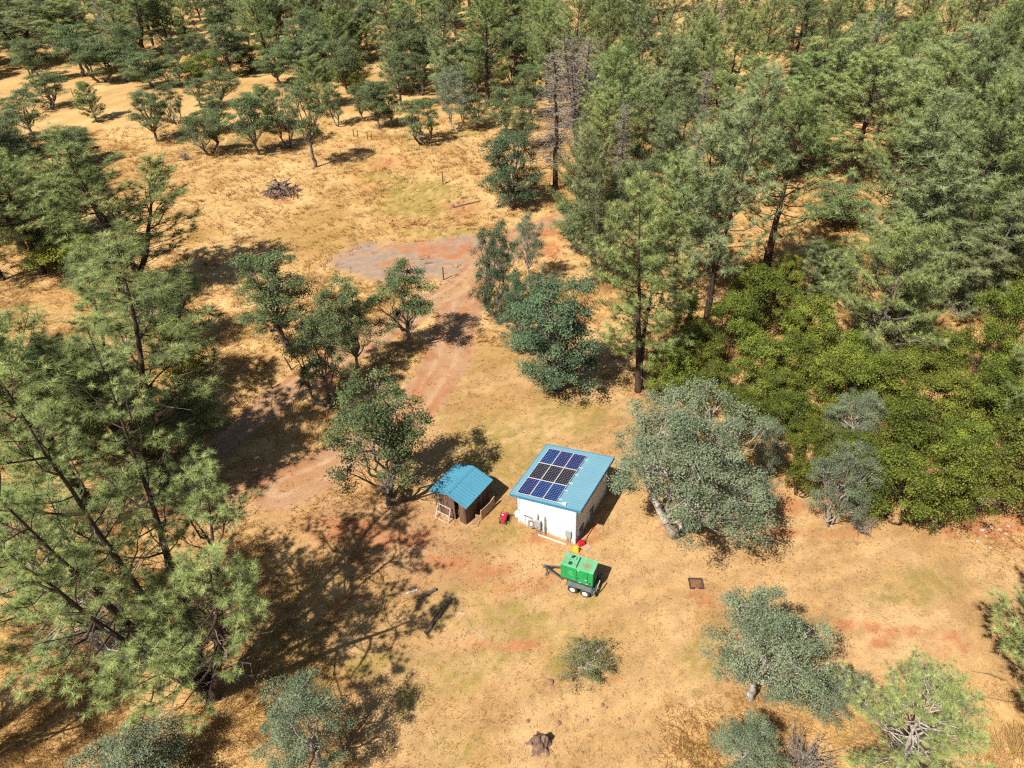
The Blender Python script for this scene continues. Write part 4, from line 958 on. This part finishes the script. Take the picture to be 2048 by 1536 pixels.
# oaks and pines spread over the far meadow (base x, base y, top y, width, kind, words)
FAR = [(195, 248, 160, 45, 'young', 'narrow young pine left on the meadow edge'), (316, 284, 180, 75, 'live', 'twin-trunked meadow oak near the airy pine'), (355, 252, 165, 60, 'live', 'small oak behind the twin-trunked meadow oak'),
 (403, 219, 155, 50, 'live', 'small round oak in the upper left gap'), (418, 310, 222, 95, 'live', 'meadow oak with two crossing stems'), (450, 216, 135, 75, 'live', 'dark oak above the meadow oaks'),
 (440, 262, 190, 60, 'live', 'oak tucked between the meadow oaks'), (517, 308, 185, 90, 'live', 'meadow oak with a straight bare trunk'), (540, 262, 165, 65, 'young', 'light green young pine among the meadow oaks'),
 (578, 292, 170, 70, 'live', 'oak beside the tall meadow oak'), (631, 335, 155, 95, 'live', 'tallest meadow oak with its shadow to the right'), (640, 215, 105, 80, 'bushy', 'bluish pine behind the tallest meadow oak'),
 (676, 252, 165, 45, 'live', 'thin sparse oak right of the tallest meadow oak'), (728, 244, 165, 55, 'live', 'leftmost oak of the row along the far fence'), (757, 259, 160, 60, 'live', 'second oak of the row along the far fence'),
 (783, 256, 170, 55, 'live', 'third oak of the row along the far fence'), (846, 288, 195, 105, 'live', 'broad low oak with a dark shadow on the meadow'), (805, 222, 100, 80, 'live', 'oak rising behind the row along the far fence'),
 (915, 262, 130, 80, 'blue', 'oak with a pale trunk above the broad low oak'), (955, 262, 185, 50, 'live', 'dark little oak right of the pale-trunked oak'), (1010, 275, 170, 80, 'live', 'oak above the bushy meadow oak'), (1050, 300, 190, 60, 'live', 'oak left of the thin dead pine'),
 (1060, 240, 130, 70, 'live', 'oak in the gap left of the dead trees'), (975, 215, -30, 130, 'pine', 'large dense pine at top centre'), (852, 126, -60, 110, 'open', 'tall dark-trunked pine at top centre left'),
 (800, 190, 85, 70, 'bushy', 'rounded pine over the oaks at top centre left'), (740, 120, 20, 70, 'bushy', 'pale pine at top left of centre'), (115, 352, 265, 85, 'live', 'dark low oak at left below the track through the meadow'),
 (70, 285, 180, 90, 'live', 'oak at the left edge beyond the meadow'), (105, 225, 145, 75, 'live', 'oak beside the path at upper left'), (30, 320, 220, 80, 'live', 'oak cut by the left edge above the slim pine'), (165, 330, 255, 80, 'live', 'leafy oak behind the airy pine'),
 (305, 180, 105, 85, 'live', 'dark oak at the top edge of the left meadow'), (350, 178, 110, 70, 'live', 'second dark oak at the top edge of the left meadow'), (250, 165, 90, 90, 'live', 'oak clump over the left meadow edge'), (205, 165, 70, 90, 'live', 'oak under the left far pines'),
 (385, 165, 118, 60, 'manz', 'yellow-olive bush at the top of the left meadow'), (430, 160, 100, 60, 'manz', 'brownish olive bush beside the yellow-olive bush'), (500, 150, 85, 75, 'manz', 'dark bush right of the brownish olive bush'), (560, 170, 95, 80, 'live', 'oak above the light green young pine'),
 (600, 150, 70, 70, 'live', 'far oak over the bluish pine'), (690, 165, 110, 80, 'manz', 'olive bush in the gap at top left of centre'), (720, 200, 140, 40, 'manz', 'small olive bush beside the straw gap'), (372, 322, 298, 26, 'bare', 'little bare shrub in front of the crossing-stem oak'),
 (290, 110, -40, 110, 'open', 'dark open pine at the top left'), (60, 130, -20, 150, 'pine', 'broad pine in the top left corner'), (160, 120, -10, 120, 'pine', 'pine second from the top left corner'), (1325, 92, -50, 100, 'pine', 'dark-trunked pine at the top right of the dead trees'),
 (1245, 285, 65, 105, 'pine', 'slender pine right of the dead trees'), (1210, 215, 90, 80, 'bushy', 'pale pine behind the dead trees'), (1580, 165, -30, 120, 'pine', 'leaning dark-trunked pine at the upper right'), (1693, 42, -150, 120, 'open', 'thick trunk by the bright gap at the top right'),
 (1280, 250, 165, 70, 'live', 'pale-trunked oak right of the slender pine'), (1330, 330, 190, 90, 'live', 'oak in front of the slender pine'), (1275, 340, 255, 70, 'live', 'low oak beneath the slender pine')]
for bx, by, ty, w, k, lb in FAR: plant_px(k, bx, by, ty, w, lb, 'trees of the far meadow')
# the forest along the top: individual trees set by hand of chance, kept apart from each other
frs = np.random.RandomState(77); FOREST = []
def forest(n, x0, x1, y0, y1, ppine, name, gap=4.0, skip=()):
    k = tries = 0
    while k < n and tries < n*60:
        tries += 1; px, py = frs.uniform(x0, x1), y0+(y1-y0)*frs.rand()**.8
        if any(a <= px <= b and c <= py <= d for a, b, c, d in skip): continue
        p = un(px, py)
        if any((p[0]-q[0])**2+(p[1]-q[1])**2 < gap**2 for q in PLACED): continue
        if frs.rand() < .06: kind = 'snag'; h = frs.uniform(11, 18); w = h*.26; lb = 'dead grey pine'
        elif frs.rand() < ppine:
            kind = frs.choice(['pine', 'pine', 'pine', 'bushy', 'open']); h = frs.uniform(13, 21) if kind != 'bushy' else frs.uniform(9, 15); w = h*frs.uniform(.42, .60) if kind != 'bushy' else h*frs.uniform(.55, .7)
            lb = {'pine': 'tall pine', 'bushy': 'bushy young pine', 'open': 'thin-crowned pine'}[kind]
        elif frs.rand() < .22: kind = 'manz'; h = frs.uniform(2.5, 4.5); w = frs.uniform(4, 6); lb = 'olive bush'
        else: kind = 'live'; h = frs.uniform(6.5, 11); w = h*frs.uniform(.75, 1.0); lb = 'dark oak'
        o = plant(kind, p[0], p[1], h, w, lb, 'trees '+name)
        FOREST.append((o, lb, ('front' if py > (y0+y1)*.55 else 'back')+' row '+name, px)); k += 1
ORD = ['first', 'second', 'third', 'fourth', 'fifth', 'sixth', 'seventh', 'eighth', 'ninth', 'tenth', 'eleventh', 'twelfth', 'thirteenth', 'fourteenth', 'fifteenth', 'sixteenth', 'seventeenth', 'eighteenth', 'nineteenth', 'twentieth']+['twenty-'+w for w in ('first', 'second', 'third', 'fourth', 'fifth', 'sixth', 'seventh', 'eighth', 'ninth')]
def label_forest():
    sets = {}
    for o, lb, row, px in FOREST: sets.setdefault((lb, row), []).append((px, o))
    for (lb, row), l in sets.items():
        l.sort(key=lambda q: q[0])
        for i, (px, o) in enumerate(l):
            j = len(l)-1-i
            o['label'] = ('%s %s from the left, %s' % (ORD[min(i, 28)], lb, row)) if i <= j else ('%s %s from the right, %s' % (ORD[min(j, 28)], lb, row))
GAPS = ((380, 430, 90, 125), (430, 480, 108, 130), (740, 790, 95, 190), (1640, 1690, 15, 60), (640, 760, 190, 400), (0, 60, 120, 260), (110, 200, 160, 290), (380, 420, 60, 110))
forest(165, -150, 1130, 2, 105, .68, 'of the top left forest', 3.6, GAPS)
forest(34, -100, 720, 80, 168, .25, 'of the wood above the meadow', 3.6, GAPS+((470, 560, 150, 178), (220, 300, 150, 180)))
forest(20, 650, 1130, 120, 215, .35, 'of the trees above the far fence', 4.2, GAPS)
forest(110, 1130, 2250, 2, 250, .85, 'of the top right forest', 3.9, GAPS)
forest(24, 1430, 2200, 250, 410, .9, 'of the pines above the thicket', 4.5, ((1600, 1790, 340, 460),))
forest(8, 1180, 1420, 300, 500, .6, 'of the pines behind the yard', 4.2)
forest(8, 1620, 2100, 460, 600, .6, 'uphill of the thicket', 3.5, ((1600, 1790, 300, 470),))
forest(6, -150, 60, 250, 520, .6, 'at the left edge', 4.0)
label_forest()

# ------------------------------------------------------------------ small things
M['rock'] = paint('red_brown_rock', (.26, .13, .085), (.14, .085, .065), 5, .9, bump=.5, dist=.03)
M['rock_pale'] = paint('pale_rock', (.40, .33, .25), (.26, .20, .14), 5, .9, bump=.5, dist=.03)
M['stump'] = paint('weathered_stump', (.20, .12, .085), (.085, .05, .038), 7, .9, stretch=(1, 1, .3), bump=.7, dist=.04)
M['rotten'] = paint('rotten_log', (.15, .10, .072), (.05, .034, .025), 6, .95, stretch=(.3, 2, 2), bump=.7, dist=.03)
M['post'] = paint('dark_fence_post', (.11, .075, .052), (.05, .036, .028), 6, .9, stretch=(1, 1, .2), bump=.4)
M['rusty'] = paint('rusty_sheet', (.20, .085, .03), (.10, .05, .025), 5, .8)
M['char'] = paint('black_iron', (.035, .03, .028), (.07, .05, .035), 5, .7)
def blobmesh(name, seed, mat, sx=1, sy=1, sz=.7, n=10, m=7, amp=.25):
    rs = np.random.RandomState(seed); V = []; ph = rs.uniform(0, 6, 6)
    for i in range(m+1):
        th = math.pi*i/m
        for j in range(n):
            a = 2*math.pi*j/n; r_ = 1+amp*(math.sin(2*a+ph[0]+th)+math.sin(3*a+ph[1]-2*th)+.7*math.sin(5*a+ph[2]+3*th))*.5+rs.normal(0, amp*.18)
            V.append((sx*r_*math.sin(th)*math.cos(a), sy*r_*math.sin(th)*math.sin(a), sz*r_*math.cos(th)))
    F = np.array([(i*n+j, (i+1)*n+j, (i+1)*n+(j+1) % n, i*n+(j+1) % n) for i in range(m) for j in range(n)])
    return npmesh(name, np.array(V), F, mat, False)
rk = [blobmesh('rock', 300+i, M['rock'], 1, .8, .55) for i in range(3)]; rkp = [blobmesh('rock', 310+i, M['rock_pale'], 1, .8, .5) for i in range(3)]
def rock(px, py, r_, label, pale=False, i=0, group='loose rocks on the dry grass'):
    p = ground(px, py); o = link_mesh('rock', (rkp if pale else rk)[i % 3]); o.location = (p[0], p[1], p[2]+r_*.15); o.scale = (r_, r_, r_); o.rotation_euler = (0, 0, i*1.9); tag(o, label, 'rock', group)
rock(1100, 1364, .23, 'red-brown rock left of the round green shrub', i=0)
rock(1205, 1410, .13, 'small rock below the round green shrub', i=1); rock(1055, 1442, .13, 'small rock up and left of the tree stump', i=2); rock(1118, 1446, .15, 'small rock up and right of the tree stump', i=1)
rock(1174, 1440, .10, 'smallest rock right of the tree stump', i=0); rock(1238, 1438, .10, 'tiny rock well right of the tree stump', i=2); rock(1283, 1358, .10, 'reddish stone right of the round green shrub', i=0)
rock(1452, 1362, .16, 'rounded rock left of the bright white oak trunk', i=1); rock(1213, 1415, .09, 'pebble beside the small rock below the shrub', i=2); rock(1075, 1508, .11, 'stone just below the tree stump', i=1)
rock(1165, 1505, .09, 'stone right below the tree stump', i=0); rock(1735, 1072, .2, 'dark stone at the foot of the front thicket shrubs', i=2); rock(1712, 1090, .13, 'smaller dark stone at the foot of the front thicket shrubs', i=1); rock(1963, 1435, .12, 'rock right of the bottom right pine', i=0)
prs = np.random.RandomState(12)
for i, (x, y, r_) in enumerate(((1965, 1060, .2), (1982, 1056, .17), (2000, 1060, .16), (2012, 1068, .12), (1972, 1072, .11), (1955, 1083, .14), (1980, 1096, .10), (2005, 1078, .12), (2016, 1052, .12))):
    rock(x, y, r_, '%s pale stone from the left in the heap below the thicket' % ORD[[1, 4, 5, 7, 2, 0, 3, 6, 8][i]], True, i, 'pale stones in a heap')
# stump
st = ground(1080, 1488); s = tag(empty('tree_stump', (st[0], st[1], st[2])), 'ragged reddish tree stump standing in dry grass near the bottom edge', 'stump')
rs = np.random.RandomState(8); V = []; n = 16
for i, (z, q) in enumerate(((-.05, .62), (.1, .5), (.3, .40), (.55, .34), (.75, .27), (.8, .05))):
    for j in range(n):
        a = 2*math.pi*j/n; r_ = q*(1+.18*math.sin(3*a+1)+.12*math.sin(5*a+z*3))+rs.normal(0, .02); zz = z+(.16*math.sin(2*a+.6)+rs.normal(0, .05))*(z > .5); V.append((r_*math.cos(a), r_*math.sin(a)*.85, zz))
F = np.array([(i*n+j, i*n+(j+1) % n, (i+1)*n+(j+1) % n, (i+1)*n+j) for i in range(5) for j in range(n)])
link_mesh('stump_wood', npmesh('stump_wood', np.array(V), F, M['stump'], False), None, s)
for k, a in enumerate((.4, 1.7, 3.0, 4.1, 5.3)):
    MB().tube([(math.cos(a)*.4, math.sin(a)*.35, .16), (math.cos(a)*.62, math.sin(a)*.55, .05), (math.cos(a)*.9, math.sin(a)*.8, -.06)], [.12, .09, .03], 6).build('root', M['stump'], s)
# logs, planks, sticks
def lying(name, p0, p1, r_, mat, label, cat='log', lift=None, rag=.15, seed=0):
    a, b = ground(*p0), ground(*p1); rs = np.random.RandomState(seed); lift = r_*.75 if lift is None else lift
    t = np.linspace(0, 1, 7)[:, None]; P = a+(b-a)*t; P[:, 2] += lift; P[1:-1] += rs.normal(0, r_*rag, (5, 3)); rr = [r_*(1+rs.normal(0, .12)) for _ in range(7)]
    o = MB().tube([tuple(q) for q in P], rr, 7).build(name, mat); return tag(o, label, cat)
lying('rotten_log', (851, 1268), (900, 1200), .15, M['rotten'], 'long dark rotten log on the edge of the shade left of the green trailer', seed=1)
lying('rotten_log', (835, 1198), (872, 1180), .12, M['rotten'], 'short dark log in the brush above the long rotten log', seed=3)
lying('fallen_branch', (905, 412), (960, 400), .09, M['rotten'], 'thin branch on the red scrape in front of the bushy meadow oak', 'branch', seed=4)
lying('fallen_branch', (812, 1188), (835, 1180), .07, M['greywood'], 'pale grey branch in the shaded brush', 'branch', seed=5)
def plank(px, py, L, w, rz, mat, label):
    p = ground(px, py); o = box(-L/2, L/2, -w/2, w/2, .01, .05).build('loose_plank', mat); o.location = p; o.rotation_euler = (0, 0, R(rz)); tag(o, label, 'plank', 'loose planks on the grass')
plank(924, 1227, .50, .07, -22, M['greywood'], 'short white plank on the grass right of the rotten log')
plank(957, 1268, 1.0, .09, -38, M['plank_pale'], 'tan plank on the olive grass below the white plank')
plank(938, 1247, .9, .03, -62, M['plank_pale'], 'thin stick joining the white and tan planks')
# rusty tray
p = ground(1391, 1168); t = tag(empty('metal_tray', p, R(-4)), 'black square metal tray with rusty bottom on the dry grass right of the trailer', 'tray')
box(-.36, .36, -.32, .32, .01, .04).build('tray_bottom', M['rusty'], t)
for a in ((-.42, .42, .322, .40), (-.42, -.362, -.40, .32), (.362, .46, -.40, .32), (-.36, -.12, -.40, -.322), (.14, .36, -.40, -.322)): box(*a, .005, .13).build('tray_rim', M['char'], t)
stick = MB().tube([(.62, .35, .03), (.78, .25, .03)], .02, 6).build('tray_lever', M['char'], t)
# brush pile
bp = ground(562, 388); pile = tag(empty('brush_pile', bp), 'grey heap of cut branches and stumps on red soil in the meadow', 'brush pile')
rs = np.random.RandomState(44); bm_ = []
for k in range(6):
    pts = [(0, 0, 0)]; d = np.array([1., 0, 0])
    for j in range(4): d = unit(d+rs.normal(0, .25, 3)); pts.append(tuple(np.array(pts[-1])+d*.28))
    mb = MB(); mb.tube(pts, [.075, .07, .06, .045, .02], 6)
    if k % 2: mb.tube([pts[2], tuple(np.array(pts[2])+rs.normal(0, .3, 3))], [.04, .015], 5)
    bm_.append(mb.mesh('branch', [M['bark_grey'], M['stump'], M['rotten'], M['plank']][k % 4]))
for k in range(95):
    r_ = 2.3*math.sqrt(rs.rand()); a = rs.uniform(0, 6.28); o = link_mesh('branch', bm_[k % 6], None, pile)
    o.location = (r_*math.cos(a)*1.05, r_*math.sin(a)*.8, .05+(1-r_/2.3)*rs.uniform(.1, 2.3)); o.rotation_euler = (rs.uniform(-.5, .5), rs.uniform(-.7, .35), rs.uniform(0, 6.28)); q = rs.uniform(.7, 1.6); o.scale = (q, q*1.2, q*1.2)
link_mesh('pile_core', blobmesh('pile_core', 5, M['rotten'], 1.5, 1.2, 1.3), None, pile)
# red scrape heap by the meadow oak
for i, (x, y) in enumerate(((895, 400), (905, 408), (915, 402), (925, 412), (900, 415))): rock(x, y, .35-.03*i, ['largest', 'second largest', 'third largest', 'fourth largest', 'smallest'][i]+' reddish clod on the scraped patch beside the bushy meadow oak', False, i, 'clods on the scraped patch')
# fence posts
POSTS = [(886, 366, 1.9, 'lone dark fence post beside the olive grass in the meadow', 0), (887, 556, 1.6, 'lone fence post on the near edge of the gravel pad', 0), (708, 273, 1.25, 'leftmost of four thin posts at the far meadow edge', 0), (716, 276, 1.2, 'second of four thin posts at the far meadow edge', 0),
 (736, 281, 1.2, 'third of four thin posts at the far meadow edge', 0), (744, 281, 1.15, 'rightmost of four thin posts at the far meadow edge', 0), (149, 198, 1.7, 'fence post on the path at upper left', 0), (584, 742, 1.5, 'leaning fence post beside the lone round oak', 14), (545, 778, 1.2, 'thin post in the dry grass above the long dirt track', 8), (477, 812, 1.2, 'thin post in shade above the long dirt track', 5), (645, 285, 1.2, 'thin pale post right of the tallest meadow oak', 0), (520, 640, 1.2, 'thin post under the lone round oak', 0)]
for x, y, h, lb, lean in POSTS:
    p = ground(x, y); o = MB().tube([(0, 0, -.15), (0, 0, h*.5), (.02, 0, h)], [.085, .08, .07], 7).build('fence_post', M['post']); o.location = p; o.rotation_euler = (0, R(-lean), 0); tag(o, lb, 'post', 'old fence posts')

# ------------------------------------------------------------------ dry grass, weeds (uncountable)
def scatter(name, label, bands, seed):
    rs = np.random.RandomState(seed); Vs, Cs = [], []
    for (y0, y1, dens, blades, scale) in bands:
        hw0 = .80*math.hypot(y1, CAMH)+6; n = int(dens*(y1-y0)*2*hw0)
        X, Y = rs.uniform(-hw0, hw0, n), rs.uniform(y0, y1, n)
        keep = np.abs(X) < .80*np.hypot(Y, CAMH)+4; X, Y = X[keep], Y[keep]
        Z = zones(X, Y)
        bare = np.maximum.reduce([Z['track']*.97-Z['crown']*.3, Z['gravel']*.93, Z['red']*.8])
        keep = rs.rand(len(X)) > np.maximum(bare, .5*Z['lawn'])
        # keep clear of buildings, trailer and small things
        c, s = math.cos(-HYAW), math.sin(-HYAW); lx = (X-HX)*c-(Y-HY)*s; ly = (X-HX)*s+(Y-HY)*c
        keep &= ~((lx > WX0-.1) & (lx < WX1+.4) & (ly > WY0-.3) & (ly < WY1+.1))
        c, s = math.cos(-SYAW), math.sin(-SYAW); lx = (X+3.91)*c-(Y-35.87)*s; ly = (X+3.91)*s+(Y-35.87)*c
        keep &= ~((np.abs(lx) < SW/2) & (np.abs(ly) < SL/2))
        X, Y = X[keep], Y[keep]; Z = {k: v[keep] for k, v in Z.items()}; n = len(X)
        base = albedo(X, Y, Z); z0 = terrain(X, Y)
        clump = fbm(X/1.7+4, Y/1.7+2, 3); tall = (.04+.46*(1-Z['lawn'])*sstep(.25, .7, clump)+.05*rs.rand(n))*(1-.6*Z['thatch'])*(1-.55*Z['green'])*(1-.6*Z['track'])*scale**.5
        wind = 6.28*fbm(X/9+70, Y/9+30, 2)*1.6
        for b in range(blades):
            a = rs.uniform(0, 6.28, n); h = tall*rs.uniform(.55, 1.25, n); w = .016*scale*rs.uniform(.7, 1.5, n)*(1+.7*Z['lawn'])
            bx = X+rs.normal(0, .06*scale, n); by = Y+rs.normal(0, .06*scale, n)
            lean = h*rs.uniform(.7, 1.9, n)*(1+.8*Z['lawn']); la = np.where(rs.rand(n) < .65, wind+rs.normal(0, .5, n), a)
            a = la+math.pi/2+rs.normal(0, .35, n); ax, ay = np.cos(a)*w, np.sin(a)*w
            V = np.stack([np.stack([bx-ax, by-ay, z0-.03], 1), np.stack([bx+ax, by+ay, z0-.03], 1), np.stack([bx+np.cos(la)*lean, by+np.sin(la)*lean, z0+h], 1)], 1)
            Vs.append(V.reshape(-1, 3))
            c = base*rs.uniform(.84, 1.22, (n, 1))
            pick = rs.rand(n); yl = (pick < .035)[:, None]; gr = ((pick > .95) & (fbm(X/3+8, Y/3, 3) > .48))[:, None]
            c = np.where(yl, np.array([.46, .33, .03]), c); c = np.where(gr, np.array([.25, .23, .06]), c)
            Cs.append(c)
    V = np.concatenate(Vs); C = np.concatenate(Cs); F = np.arange(len(V)).reshape(-1, 3)
    me = npmesh(name, V, F, M['grass'], False); attr(me, 'albedo', 'FLOAT_COLOR', 'FACE', np.concatenate([np.clip(C, 0, 1), np.ones((len(C), 1))], 1))
    return tag(link_mesh(name, me), label, None, None, 'stuff')
scatter('dry_grass', 'dry golden grass blades covering the meadow and the yard', ((14, 40, 26, 5, 1.0), (40, 72, 9, 5, 1.5), (72, 130, 2.2, 5, 2.4)), 5)
